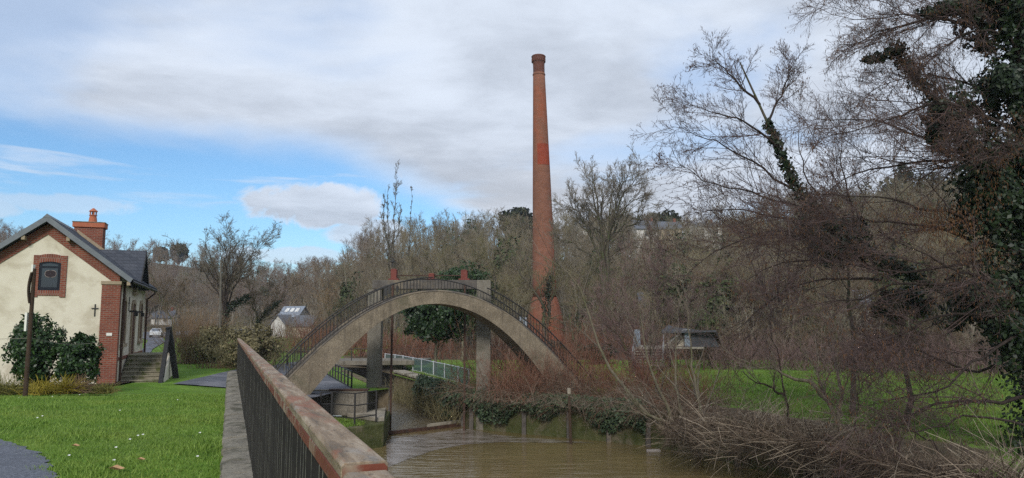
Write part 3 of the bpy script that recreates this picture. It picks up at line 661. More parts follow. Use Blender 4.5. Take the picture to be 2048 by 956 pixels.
def post_rail(name, pts, h, rails, mat, r=.025, **kw):
    """pts: ground points (Vector) of the posts; rails as fractions of the height"""
    root = empty(name, (0, 0, 0), **kw)
    for p in pts:
        b = MB(); b.beam(p + Vector((0, 0, -.1)), p + Vector((0, 0, h)), r * 2, r * 2, (0, 1, 0)); b.build('post', mat, root)
    for f in rails:
        for p, q in zip(pts[:-1], pts[1:]):
            b = MB(); b.tube([p + Vector((0, 0, h * f)), q + Vector((0, 0, h * f))], r * .8, 6); b.build('rail', mat, root)
    return root
def build_left_bank():
    # platform at the water's edge
    fr = at(768, 885, 28.7); b = MB()
    poly = [(-9.3, 25.2), (-6.9, 26.0), (fr.x - .25, 28.3), (fr.x, 28.6), (-5.2, 32.7), (-6.4, 30.9), (-9.0, 30.9)]
    b.prism([(x, y, -3.9) for x, y in poly], (0, 0, 1.75)); prop(b.build('platform', 'mossy', None, .04), label='mossy masonry platform at the water beside the left column', cat='platform')
    b = MB(); b.prism([(x * .995 + .0, y + .15, -2.148) for x, y in ((fr.x - .35, 28.9), (fr.x - .12, 29.1), (-5.4, 32.4), (-6.2, 30.6), (-6.6, 30.3))], (0, 0, .16)); prop(b.build('concrete_ledge', 'concrete_pale', None, .02), label='pale concrete ledge on the mossy platform under the column', cat='ledge')
    p0, p1 = at(659, 830, 30.6), at(733, 830, 30.6)
    b = MB(); b.box((p0.x, 30.6, -2.1), (p1.x, 30.9, -1.12)); b.box((-9.1, 30.62, -2.6), (p0.x - .003, 30.98, -1.1)); root = b.build('parapet', 'column_concrete', None, .01); prop(root, label='low concrete parapet with dark coping left of the column', cat='wall')
    b = MB(); b.box((p0.x - .04, 30.56, -1.118), (p1.x + .04, 30.94, -1.06)); b.build('coping', 'rusty_iron', root)
    pts = [on(640, 842, -2.05), on(663, 841, -2.05), on(709, 845, -2.05), on(752, 838, -2.02)]
    post_rail('guard_rail', pts, 1.05, (1., .58, .15), 'iron', .028, label='black iron guard rail along the mossy platform edge', cat='railing')
    n = 8; a, c = on(703, 779, -1.2), on(655, 751, -1.2)
    post_rail('path_rail', [a.lerp(c, k / n) for k in range(n + 1)], .75, (1., .6, .1), 'iron', .03, label='iron railing of many posts beside the path under the arch', cat='railing')
    b = MB(); b.prism([(-5.3, 32.7, -3.6), (-10.7, 47.2, -3.6), (-10.7, 47.2, -1.18), (-5.3, 32.7, -1.18)], (-.4, -.15, 0)); prop(b.build('race_wall', 'masonry'), label='dark masonry wall on the left of the mill race', cat='wall')
    # weir deck across the head of the race
    A, B = at(600, 713, 50), at(860, 717, 52); root = empty('weir_deck', (0, 0, 0), label='flat concrete weir deck across the head of the mill race', cat='bridge')
    b = MB(); b.prism([(A.x, 48.5, -1.15), (B.x, 49.5, -1.15), (B.x, 53, -1.15), (A.x, 52, -1.15)], (0, 0, .3)); b.build('slab', 'column_concrete', root, .03)
    b = MB(); b.prism([(A.x, 49.3, -3.8), (at(800, 700, 49).x, 49.9, -3.8), (at(800, 700, 49).x, 49.9, -1.152), (A.x, 49.3, -1.152)], (0, .6, 0)); b.build('weir_wall', 'concrete_dark', root)
    pts = [Vector((A.x + (B.x - A.x) * k / 7, 48.7 + k / 7, -.85)) for k in range(5)]
    for p, q in zip(pts[:-1], pts[1:]):
        b = MB(); b.tube([p + Vector((0, 0, .75)), q + Vector((0, 0, .75))], .025); b.build('rail', 'iron', root)
    for p in pts: b = MB(); b.beam(p, p + Vector((0, 0, .75)), .05, .05, (0, 1, 0)); b.build('post', 'iron', root)
    pts = [on(x, 735, -1.2) + Vector((0, k * .4, .1)) for k, x in enumerate((560, 585, 610, 640))]
    post_rail('low_fence', [at(x, 728, 56) for x in (540, 600, 660, 720, 780, 840, 880)], 1.1, (1.,), 'rusty_iron', .035, label='thin brown single-rail fence behind the weir deck', cat='fence')
    r = post_rail('iron_fence', [at(x, 735, 44) for x in (548, 575, 602, 629, 656)], .95, (1., .1), 'iron', .03, label='black barred fence seen through the left bridge railing', cat='fence')
    for k in range(36):
        p = at(548 + 108 * k / 36, 735, 44); b = MB(); b.beam(p, p + Vector((0, 0, .95)), .025, .025, (0, 1, 0)); b.build('bar', 'iron', r)
build_left_bank()

def build_right_bank():
    # ivy-clad masonry of the race
    e = at(930, 790, 34.2); b = MB(); q = Vector((-7.4, 47.7, 0)); p = Vector((e.x, 34.2, 0)); zt = -1.5
    b.prism([(p.x, p.y, -3.6), (q.x, q.y, -3.6), (q.x, q.y, zt), (p.x, p.y, zt)], (.55, .35, 0)); w = b.build('race_wall', 'masonry', None, .03); prop(w, label='stone wall on the right of the mill race with grass on top', cat='wall')
    k = 10; d = (q - p)
    for i in range(k):
        a, c = p + d * (i / k + .004), p + d * ((i + 1) / k - .004); b = MB(); b.prism([(a.x - .06, a.y - .04, zt + .002), (c.x - .06, c.y - .04, zt + .002), (c.x + .6, c.y + .4, zt + .002), (a.x + .6, a.y + .4, zt + .002)], (0, 0, .12)); b.build('coping_stone', 'concrete_pale', w, .015)
    # timber-and-concrete revetment round the pool
    pts = [Vector((*RIVER[i], 0)) for i in range(8, 17)]
    root = empty('revetment', (0, 0, 0), label='low panelled revetment wall round the right of the pool', cat='wall')
    for a, c in zip(pts[:-1], pts[1:]):
        L_ = (c - a).length; n = max(1, round(L_ / 1.9)); dd = (c - a) / n; nn = Vector((dd.y, -dd.x, 0)).normalized()
        for i in range(n):
            u, v = a + dd * i, a + dd * (i + 1); b = MB(); b.prism([u + Vector((0, 0, -3.7)), v + Vector((0, 0, -3.7)), v + Vector((0, 0, -1.52)), u + Vector((0, 0, -1.52))], -nn * .2); b.build('panel', 'mossy', root, .02)
            b = MB(); b.beam(u + nn * .09 + Vector((0, 0, -3.7)), u + nn * .09 + Vector((0, 0, -1.45)), .18, .16, (0, 1, 0)); b.build('post', 'concrete_dark', root, .015)
    # netted fence
    ps = [on(x, y, -1.55) for x, y in ((770, 731), (790, 734), (806, 737), (826, 742), (843, 746), (867, 753), (889, 759), (916, 767), (938, 774))]
    root = empty('netting_fence', (0, 0, 0), label='pale metal fence with grey-green netting panels on the right bank', cat='fence')
    H = .85
    for a, c in zip(ps[:-1], ps[1:]):
        for z in (.06, H):
            b = MB(); b.tube([a + Vector((0, 0, z)), c + Vector((0, 0, z))], .028); b.build('rail', 'pale_metal', root)
        b = MB(); b.prism([a + Vector((0, 0, .1)), c + Vector((0, 0, .1)), c + Vector((0, 0, H - .04)), a + Vector((0, 0, H - .04))], (.004, .006, 0)); b.build('net_panel', 'net', root)
    for p in ps: b = MB(); b.beam(p + Vector((0, 0, -.1)), p + Vector((0, 0, H + .05)), .06, .06, (0, 1, 0)); b.build('post', 'pale_metal', root)
    p = at(1142, 872, 29.2); t = at(1138, 775, 29.2); root = empty('marker_post', (p.x, p.y, WZ - .3), label='slim wooden marker post with a whitish top at the pool wall', cat='post')
    b = MB(); b.beam((0, 0, 0), (t.x - p.x, 0, t.z - WZ), .10, .09, (0, 1, 0)); b.build('pole', 'darkwood', root, .01)
    b = MB(); b.beam((t.x - p.x, 0, t.z - WZ + .05), (t.x - p.x, 0, t.z - WZ + .28), .13, .12, (0, 1, 0)); b.build('cap', 'concrete_pale', root, .02)
build_right_bank()
# ------------------------------------------------------------------ mill house
def build_house():
    c = at(237, 610, 30); root = empty('house', (c.x, c.y, -.9), R(20), label='cream rendered house with red brick quoins and slate roof', cat='house')
    W_, L_, EV = 5.2, 9.0, 4.42; RG = 6.42; cx = -W_ / 2
    sl = (RG - EV) / (W_ / 2 + .0); OV = .42; GO = .38; TH = .16
    def part(b, n, m, p=root, bev=0.): return b.build(n, m, p, bev)
    zr = lambda x: RG - abs(x - cx) * sl            # roof surface height
    # walls: two gables and two long sides; brick gable band and quoins are separate pieces laid proud of them
    b = MB(); b.prism([(-W_, 0, -.5), (0, 0, -.5), (0, 0, EV - .05), (cx, 0, RG - .05), (-W_, 0, EV - .05)], (0, .3, 0)); gable = part(b, 'gable_wall', 'render_wall')
    b = MB(); b.prism([(-W_, L_, -.5), (0, L_, -.5), (0, L_, EV - .05), (cx, L_, RG - .05), (-W_, L_, EV - .05)], (0, -.3, 0)); part(b, 'gable_wall', 'render_wall')
    b = MB(); b.box((-.3, .302, -.5), (-.002, L_ - .302, EV - .1)); side = part(b, 'side_wall', 'render_wall')
    b = MB(); b.box((-W_ + .002, .302, -.5), (-W_ + .3, L_ - .302, EV - .1)); part(b, 'side_wall', 'render_wall')
    bw = .44
    for s in (-1, 1):                               # brick bands under the verge
        xo = cx + s * (W_ / 2); b = MB()
        q = [(cx, RG - .06), (xo, EV - .06), (xo, EV - .06 - bw), (cx, RG - .06 - bw)]
        b.prism([(x, -.035, z) for x, z in q], (0, .034, 0)); part(b, 'gable_band', 'brick')
    b = MB(); b.box((-.62, -.05, -.5), (.045, .34, EV - .42)); part(b, 'quoin', 'brick')
    b = MB(); b.box((-.66, -.09, EV - .42), (.085, .38, EV - .28)); part(b, 'quoin_cap', 'stone', bev=.02)
    b = MB(); b.box((.002, .342, .98), (.03, L_ - .1, 1.1)); part(b, 'plinth_band', 'brick')
    b = MB(); b.box((-.36, -.075, 1.98), (-.16, -.052, 2.09)); part(b, 'plaque', 'plaque')
    # roof slopes
    for s in (-1, 1):
        e = cx + s * (W_ / 2 + OV); zt = zr(e); b = MB(); n = Vector((s * sl, 0, 1)).normalized() * TH
        b.prism([(cx, -GO, RG), (e, -GO, zt), (Vector((e, -GO, zt)) + n)[:], (cx, -GO, RG + TH / n.normalized().z)], (0, L_ + 2 * GO, 0)); rf = part(b, 'roof', 'slate')
        b = MB(); b.prism([(cx, -GO - .03, RG - .03), (e, -GO - .03, zt - .03), (e + n.x, -GO - .03, zt + n.z), (cx, -GO - .03, RG + TH / n.normalized().z + .01)], (0, .028, 0)); b.build('verge_board', 'fascia', rf)
        b = MB(); b.tube([(e + s * .05, -GO, zt + .02), (e + s * .05, L_ + GO, zt + .02)], .07, 8); b.build('gutter', 'iron', rf)
        for k in (.25, .98):
            x = cx + s * (W_ / 2 + OV) * k; b = MB(); b.box((x - .06, -GO + .01, zr(x) - .18), (x + .06, -.04, zr(x) - .03)); b.build('purlin_end', 'stone', rf)
    b = MB(); b.prism([(cx - .14, -GO - .04, RG + .11), (cx + .14, -GO - .04, RG + .11), (cx, -GO - .04, RG + .27)], (0, L_ + 2 * GO + .08, 0)); part(b, 'ridge_tiles', 'fascia')
    # chimney stack
    b = MB(); y0 = 5.0; b.box((cx - .05, y0, RG - .9), (cx + 1.12, y0 + .75, RG + .40)); st = part(b, 'chimney', 'brick')
    b = MB(); b.box((cx - .12, y0 - .07, RG + .402), (cx + 1.19, y0 + .82, RG + .62)); b.build('corbel', 'terracotta', st, .02)
    b = MB(); b.box((cx - .14, y0 - .09, RG + .622), (cx + 1.21, y0 + .84, RG + .66)); b.build('capping', 'concrete_pale', st, .01)
    b = MB(); b.lathe([(.19, 0), (.15, .28), (.13, .30), (.13, .32)], 12, (cx + .62, y0 + .38, RG + .662)); b.lathe([(.17, .32), (.17, .36)], 12, (cx + .62, y0 + .38, RG + .662))
    for k in range(4): a = k * math.pi / 2 + .4; b.box((cx + .62 + .12 * math.cos(a) - .025, y0 + .38 + .12 * math.sin(a) - .025, RG + 1.02), (cx + .62 + .12 * math.cos(a) + .025, y0 + .38 + .12 * math.sin(a) + .025, RG + 1.18))
    b.lathe([(.19, .518), (.17, .56), (.03, .68)], 12, (cx + .62, y0 + .38, RG + .662)); b.build('chimney_pot', 'terracotta', st)
    b = MB(); b.prism([(cx + .1, y0 - .14, zr(cx + .1) + .2), (cx + 1.4, y0 - .14, zr(cx + 1.4) + .2), (cx + 1.4, y0 - .14, zr(cx + 1.4) + .36), (cx + .1, y0 - .14, zr(cx + .1) + .36)], (0, .13, 0)); b.build('flashing', 'stone', st)
    # cross gable over the door
    yc, hw, pz = 4.5, 1.35, 5.62; bx = -1.6; ez = 4.32
    b = MB(); b.prism([(.004, yc - hw, EV - .6), (.004, yc + hw, EV - .6), (.004, yc + hw, ez), (.004, yc, pz - .05), (.004, yc - hw, ez)], (-.3, 0, 0)); part(b, 'dormer_wall', 'render_wall')
    m = (pz - ez) / hw
    for s in (-1, 1):
        b = MB(); ye = yc + s * (hw + .32); ze = pz - m * (hw + .32)
        b.prism([(.42, yc, pz), (.42, ye, ze), (.42, ye, ze + .16), (.42, yc, pz + .16)], (-3.0 + (0), 0, 0)); rf = part(b, 'dormer_roof', 'slate')
        b = MB(); b.prism([(.452, yc, pz - .06), (.452, ye, ze - .06), (.452, ye, ze + .17), (.452, yc, pz + .17)], (-.03, 0, 0)); b.build('barge_board', 'iron', rf)
    # openings -----------------------------------------------------------
    def opening(y, z0, z1, w, kind, root=root):
        b = MB(); tw = .17
        n = 8; top = [(y + (w / 2) * math.cos(a), z1 + .16 * math.sin(a)) for a in np.linspace(0, math.pi, n)]
        tout = [(y + (w / 2 + tw) * math.cos(a), z1 + (.16 + tw) * math.sin(a)) for a in np.linspace(0, math.pi, n)]
        q = [(y + w / 2 + tw, z0 - .12)] + tout + [(y - w / 2 - tw, z0 - .12), (y - w / 2, z0 - .12)] + top[::-1] + [(y + w / 2, z0 - .12)]
        b.prism([(.002, yy, zz) for yy, zz in q], (.06, 0, 0)); fr = part(b, 'surround', 'stone')
        b = MB(); b.prism([(.004, yy, zz) for yy, zz in [(y + w / 2 - .004, z0)] + [(a, c - .004) for a, c in top] + [(y - w / 2 + .004, z0)]], (.02, 0, 0))
        b.build('door_leaf' if kind == 'door' else 'shutter', 'brown_door', fr)
        if kind != 'door':
            b = MB(); b.box((.002, y - w / 2 - .22, z0 - .26), (.13, y + w / 2 + .22, z0 - .122)); b.build('sill', 'stone', fr)
        return fr
    M['brown_door'] = surf('brown_painted_wood', (.075, .032, .02), (.11, .05, .032), 5, .6, .2, .004)
    opening(1.55, 1.75, 3.25, .85, 'window'); opening(4.5, 1.12, 3.2, .95, 'door'); opening(7.35, 1.75, 3.25, .85, 'window'); opening(4.5, 4.0, 4.75, .6, 'window')
    for y in (3.35, 5.75):
        b = MB(); b.box((.002, y - .05, 2.95), (.28, y + .05, 3.03)); b.box((.2, y - .09, 2.78), (.34, y + .09, 2.948)); part(b, 'lantern', 'iron')
    # gable window
    wc, wz0, wz1, ww = cx + .15, 3.74, 4.94, .74
    tz = .2
    b = MB(); n = 9
    q = [(wc - ww / 2 - .2, wz0 - .26), (wc - ww / 2 - .2, wz1 + .14), (wc - ww / 2, wz1 + .14)] + [(wc + (ww / 2) * t, wz1 + .14 + .08 * (1 - t * t)) for t in np.linspace(-1, 1, n)] + [(wc + ww / 2 + .2, wz1 + .14), (wc + ww / 2 + .2, wz0 - .26)]
    q += [(wc + ww / 2 - .08, wz0 - .26), (wc + ww / 2 - .08, wz0 - .2), (wc - ww / 2 + .08, wz0 - .2), (wc - ww / 2 + .08, wz0 - .26)]
    inner = [(wc + ww / 2, wz0), (wc + ww / 2, wz1 - .1)] + [(wc - (ww / 2) * t, wz1 - .1 + .1 * (1 - t * t)) for t in np.linspace(-1, 1, n)] + [(wc - ww / 2, wz0)]
    # ring built from four pieces
    def slab(poly, name, mat, parent, y=-.04, d=.038):
        b = MB(); b.prism([(x, y, z) for x, z in poly], (0, d, 0)); return b.build(name, mat, parent)
    win = empty('window', (0, 0, 0)); win.parent = root
    slab([(wc - ww / 2 - .2, wz0 - .26), (wc - ww / 2, wz0 - .26), (wc - ww / 2, wz1 + .16), (wc - ww / 2 - .2, wz1 + .16)], 'brick_jamb', 'brick', win)
    slab([(wc + ww / 2, wz0 - .26), (wc + ww / 2 + .2, wz0 - .26), (wc + ww / 2 + .2, wz1 + .16), (wc + ww / 2, wz1 + .16)], 'brick_jamb', 'brick', win)
    slab([(wc - ww / 2 + .001, wz0 - .2), (wc + ww / 2 - .001, wz0 - .2), (wc + ww / 2 - .001, wz0), (wc - ww / 2 + .001, wz0)], 'brick_sill', 'brick_soldier', win)
    ts = np.linspace(-1, 1, 11)
    slab([(wc + (ww / 2 - .001) * t, wz1 - .14 + .06 * (1 - t * t)) for t in ts] + [(wc + (ww / 2 - .001) * t, wz1 + .16 + .06 * (1 - t * t)) for t in ts[::-1]], 'brick_arch', 'brick_soldier', win)
    slab([(wc - ww / 2 + .001, wz0 + .001)] + [(wc + ww / 2 - .001, wz0 + .001)] + [(wc + (ww / 2 - .001) * t, wz1 - .143 + .06 * (1 - t * t)) for t in ts[::-1]], 'frame', 'darkframe', win, -.012, .01)
    slab([(wc - ww / 2 + .1, wz0 + .12), (wc + ww / 2 - .1, wz0 + .12), (wc + ww / 2 - .1, wz1 - .34), (wc - ww / 2 + .1, wz1 - .34)], 'pane', 'glass', win, -.018, .005)
    slab([(wc - ww / 2 + .1, wz1 - .26), (wc + ww / 2 - .1, wz1 - .26)] + [(wc + (ww / 2 - .1) * t, wz1 - .2 + .05 * (1 - t * t)) for t in ts[::-1]], 'pane', 'glass', win, -.018, .005)
    oc = (wc + .03, wz1 - .56)
    P = np.array([[[oc[0] + .19 * np.sign(math.cos(a)) * abs(math.cos(a)) ** .75, -.026, oc[1] + .135 * np.sign(math.sin(a)) * abs(math.sin(a)) ** .75] for a in np.linspace(0, 2 * math.pi, 33)]])
    V, F = tubes(P, np.full((1, 33), .011), 4); link('oval_outline', np_mesh('oval_outline', V, F), 'sign_line', win)
    slab([(x, z) for x, _, z in P[0][:-1] * np.array([1, 1, 1])], 'oval_panel', 'sign_fill', win, -.024, .003)
    # wall anchors
    def cross(o, ax):
        b = MB()
        if ax == 'x': b.box((o[0] - .02, -.03, o[2] - .28), (o[0] + .02, -.002, o[2] + .2)); b.box((o[0] - .12, -.032, o[2] + .01), (o[0] + .12, -.004, o[2] + .05))
        else: b.box((.002, o[1] - .03, o[2] - .3), (.03, o[1] + .03, o[2] + .3)); b.box((.004, o[1] - .16, o[2] + .02), (.032, o[1] + .16, o[2] + .06))
        part(b, 'wall_anchor', 'iron')
    cross((-.82, 0, 3.02), 'x'); cross((0, 3.0, 3.3), 'y')
    # downpipes
    b = MB(); b.tube([(.12, .55, EV - .28), (.12, .55, -.4)], .05, 8); part(b, 'downpipe', 'rusty_iron')
    b = MB(); b.tube([(.45, L_ - .05, EV - .32), (.45, L_ - .1, EV - .45), (.12, L_ - .2, EV - .75), (.12, L_ - .2, -.4)], .05, 8); part(b, 'downpipe', 'rusty_iron')
    # stairs along the side wall
    sr = empty('stairs', (0, 0, 0)); sr.parent = root
    n = 7; y0 = 1.0; hh = 1.1 / n
    for k in range(n):
        b = MB(); b.box((.07, y0 + k * .34, -.6), (1.5, y0 + (k + 1) * .34 + (2.6 if k == n - 1 else 0), (k + 1) * hh - .05)); b.build('riser', 'step', sr)
        b = MB(); b.box((.065, y0 + k * .34 - .04, (k + 1) * hh - .048), (1.52, y0 + (k + 1) * .34 - .006 + (2.6 if k == n - 1 else 0), (k + 1) * hh)); b.build('tread', 'step', sr, .012)
    b = MB(); b.prism([(1.55, y0 - .1, -.6), (1.55, y0 + 5., -.6), (1.55, y0 + 5., 1.15), (1.55, y0 + 2.4, 1.15), (1.55, y0 - .1, .12)], (.18, 0, 0)); b.build('cheek_wall', 'render_wall', sr)
    b = MB(); b.beam((1.62, y0 - .5, -.1), (1.62, y0 + 2.2, 2.1), .16, .34); b.beam((1.62, y0 + 2.2, 2.3), (2.05, y0 + 2.35, -.2), .24, .3, (0, 1, 0)); b.beam((1.62, y0 + .6, .2), (1.62, y0 + 2.1, 1.45), .05, .09); b.build('stair_rail', 'iron', sr, .01)
    for k in range(9): b = MB(); y = y0 + 2.6 + k * .25; b.box((1.6, y - .012, 1.15), (1.624, y + .012, 1.95)); b.build('bar', 'iron', sr)
    b = MB(); b.box((1.59, y0 + 2.5, 1.94), (1.63, y0 + 4.8, 1.98)); b.build('handrail', 'iron', sr)
M['brick_soldier'] = brick('soldier_brick', (.28, .08, .05), (.18, .052, .038), (.26, .19, .15), .08, .2, .014)
M['sign_line'] = surf('pale_line', (.3, .24, .22), (.34, .28, .26), 3, .6, 0); M['sign_fill'] = surf('wine_panel', (.02, .012, .015), (.028, .015, .018), 3, .4, 0)
build_house()

# ------------------------------------------------------------------ factory chimney
def build_stack():
    D = 90.; b0 = at(1092, 690, D); zt = at(1077, 112, D).z; z0 = -1.5; k = D / 1500
    root = empty('factory_chimney', (b0.x, D, z0), label='tall tapering red brick factory chimney', cat='chimney')
    H = zt - z0; xt = at(1077, 112, D).x - b0.x
    def ring(b, prof, n=40):
        o = []
        for r, z in prof:
            for i in range(n): a = 2 * math.pi * i / n; o.append((xt * (z / H) + r * math.cos(a), r * math.sin(a), z))
        m = len(prof); b.add(o, [(j * n + i, j * n + (i + 1) % n, (j + 1) * n + (i + 1) % n, (j + 1) * n + i) for j in range(m - 1) for i in range(n)] + [tuple(range(n))[::-1], tuple((m - 1) * n + i for i in range(n))]); return b
    zp = (690 - 590) * k
    rb_, rt = 24.5 * k, 12.2 * k
    r = lambda z: rb_ + (rt - rb_) * (z - zp) / (H - 2.2 - zp)
    ring(MB(), [(r(z), z) for z in np.linspace(zp, H - 2.2, 14)]).build('shaft', 'brick_stack', root, smooth=True)
    ring(MB(), [(rt * 1.06, H - 2.5), (rt * 1.1, H - 2.42), (rt * 1.06, H - 2.34)]).build('string_course', 'brick_stack', root)
    ring(MB(), [(rt * .97, H - 2.199), (rt * .98, H - 1.1), (rt * 1.05, H - .85), (rt * 1.15, H - .45), (rt * 1.17, H - .2)]).build('crown', 'crown_brick', root)
    for i in range(24):
        a = 2 * math.pi * i / 24; b = MB(); q = Matrix.Rotation(a, 3, 'Z'); b.box((rt * 1.04, -.07, H - .8), (rt * 1.19, .07, H - .42), q, (xt * 0, 0, H - .6)); b.build('corbel', 'crown_brick', root).location = (xt, 0, 0)
    ring(MB(), [(rt * 1.2, H - .198), (rt * 1.22, H - .1), (rt * 1.12, H)]).build('coping', 'crown_brick', root)
    p = 36 * k; b = MB(); ring(b, [(p * 1.08, 0), (p * 1.08, 1.6), (p, 1.7), (p, zp - 2.4), (p * .9, zp - 1.6), (rb_ * 1.12, zp - .4), (rb_ * 1.02, zp + .1)], 16); b.build('pedestal', 'brick_stack', root)
    # later repair patch of redder brick
    zc = H - (300 - 112) * k; b = MB(); n = 14; vs = []
    for z in (zc - 2.6, zc):
        for i in range(n): a = R(-118 + 100 * i / (n - 1)); vs.append((xt * z / H + (r(z) + .02) * math.cos(a), (r(z) + .02) * math.sin(a), z))
    b.add(vs, [(i, i + 1, n + i + 1, n + i) for i in range(n - 1)]); b.build('repair_patch', 'patch_brick', root)
M['crown_brick'] = brick('dark_crown_brick', (.19, .07, .05), (.13, .05, .04), (.12, .07, .055), .3, .12, .014, 1.0)
M['patch_brick'] = brick('patch_brick', (.34, .065, .032), (.29, .052, .028), (.25, .08, .05), .3, .12, .01, 1.0)
build_stack()

# ------------------------------------------------------------------ houses beyond
def far_house(name, x, y, D, w, h, dep, rz, wall, roof, label, pitch=.8, wins=((.2, .3), (.6, .3)), wsz=(.9, 1.1), cat='house', gable_front=False, chim=True):
    p = at(x, y, D); root = empty(name, (p.x, p.y, p.z), rz, label=label, cat=cat)
    rh = w / 2 * pitch if gable_front else dep / 2 * pitch
    b = MB()
    if gable_front: b.prism([(-w / 2, 0, -6), (w / 2, 0, -6), (w / 2, 0, h), (0, 0, h + rh), (-w / 2, 0, h)], (0, dep, 0))
    else: b.prism([(-w / 2, 0, -6), (-w / 2, dep, -6), (-w / 2, dep, h), (-w / 2, dep / 2, h + rh), (-w / 2, 0, h)], (w, 0, 0))
    b.build('wall', wall, root)
    for s in (-1, 1):
        b = MB()
        if gable_front:
            e = s * (w / 2 + .35); ze = h - .35 * pitch; b.prism([(0, -.3, h + rh + .02), (e, -.3, ze + .02), (e, -.3, ze + .2), (0, -.3, h + rh + .2)], (0, dep + .6, 0))
        else:
            ye = dep / 2 + s * (dep / 2 + .35); ze = h - .35 * pitch; b.prism([(-w / 2 - .3, dep / 2, h + rh + .02), (-w / 2 - .3, ye, ze + .02), (-w / 2 - .3, ye, ze + .2), (-w / 2 - .3, dep / 2, h + rh + .2)], (w + .6, 0, 0))
        rf = b.build('roof', roof, root)
        if s == -1 and not gable_front and name == 'valley_house':
            for k in range(3): bb = MB(); t = -w / 2 + w * (.18 + .26 * k); y1, y2 = dep / 2 - dep * .32, dep / 2 - dep * .14; zz = lambda yy: h + rh - (dep / 2 - yy) * pitch + .26; bb.prism([(t, y1, zz(y1)), (t + .8, y1, zz(y1)), (t + .8, y2, zz(y2)), (t, y2, zz(y2))], (0, 0, .06)); bb.build('skylight', 'white', rf)
    if chim: b = MB(); b.box((w * .28, dep / 2 - .3, h + rh * .5), (w * .28 + .6, dep / 2 + .3, h + rh + .9)); b.build('chimney', 'brick', root)
    for fx, fz in wins:
        b = MB(); xx = -w / 2 + fx * w; zz = fz * h; b.box((xx, -.06, zz), (xx + wsz[0], -.002, zz + wsz[1])); wn = b.build('window', 'white', root)
        for s in (0, 1): b = MB(); b.box((xx + .07 + s * wsz[0] / 2, -.075, zz + .08), (xx + wsz[0] / 2 - .05 + s * wsz[0] / 2, -.062, zz + wsz[1] - .08)); b.build('pane', 'glass', wn)
    return root
M['far_white'] = surf('far_white_wall', (.52, .5, .46), (.6, .58, .53), 1, .9, 0); M['far_beige'] = surf('far_beige_wall', (.42, .34, .25), (.48, .4, .3), 1, .9, 0)
M['far_yellow'] = surf('far_yellow_wall', (.55, .46, .27), (.6, .5, .3), 1, .9, 0); M['far_roof'] = surf('far_slate', (.10, .11, .13), (.14, .15, .175), 2, .7, 0)
M['far_roof_blue'] = surf('blue_slate', (.2, .235, .29), (.26, .29, .34), 2, .5, 0)
far_house('valley_house', 576, 650, 165, 4.6, 1.9, 5.5, R(-12), 'far_white', 'far_roof_blue', 'white house with skylights in its blue-grey roof beyond the railing', .75, ((.15, .1),), chim=False)
far_house('valley_annexe', 602, 653, 160, 4.6, .2, 5.0, R(-12), 'far_beige', 'far_roof', 'dark-roofed annexe right of the white skylight house', .8, (), chim=False)
far_house('valley_cottage', 556, 654, 162, 4.2, .6, 4.5, R(-30), 'far_white', 'far_roof', 'small pale gable left of the white skylight house', .9, (), gable_front=True, chim=False)
far_house('road_cottage', 322, 648, 190, 5, 1.6, 5, R(5), 'far_white', 'far_roof', 'pale cottage behind the car at the road end', .7, ((.2, .3), (.6, .3)))
far_house('hill_house', 1296, 482, 175, 5.5, 3, 5, R(10), 'far_white', 'far_roof', 'white hillside house with one broad window above the plum tree', .8, ((.35, .35),), (1.8, 1.4))
far_house('hill_house', 1185, 478, 180, 5, 2.6, 5, R(20), 'far_white', 'far_roof', 'small white hillside house just right of the factory chimney', .8, ((.3, .3),))
far_house('hill_house', 1335, 478, 178, 7, 2.6, 5, R(0), 'far_beige', 'far_roof', 'beige hillside house right of the white broad-windowed one', .7, ((.15, .3), (.45, .3), (.75, .3)))
far_house('hill_block', 1420, 490, 165, 6, 4.2, 6, R(15), 'far_white', 'far_roof', 'tall white block high on the wooded slope', .35, ((.1, .2), (.4, .2), (.7, .2), (.1, .6), (.4, .6), (.7, .6)), cat='building')
far_house('hill_block', 1492, 478, 168, 7, 3.2, 6, R(5), 'far_beige', 'far_roof', 'wide pale building on the slope right of the white block', .4, ((.1, .3), (.4, .3), (.7, .3)), cat='building')
far_house('village_house', 1400, 645, 96, 5.2, 3.4, 6, R(12), 'far_beige', 'far_roof_blue', 'beige house with blue-grey roof behind the plum twigs', .8, ((.12, .1), (.6, .1), (.12, .55), (.6, .55)))
far_house('village_house', 1350, 648, 98, 4.2, 2.2, 6, R(0), 'far_beige', 'far_roof', 'low beige house left of the blue-roofed one', .6, ((.2, .3), (.6, .3)))
far_house('village_house', 1308, 650, 92, 3.0, 2.4, 5, R(-5), 'far_yellow', 'far_roof', 'yellow house wall glimpsed behind the plum tree stems', .6, ((.3, .3),))
far_house('village_house', 1722, 640, 80, 6.0, 1.4, 5, R(-8), 'far_white', 'far_roof_blue', 'low white house with pale roof behind the right-hand alders', .7, ((.15, .2), (.45, .2), (.75, .2)))

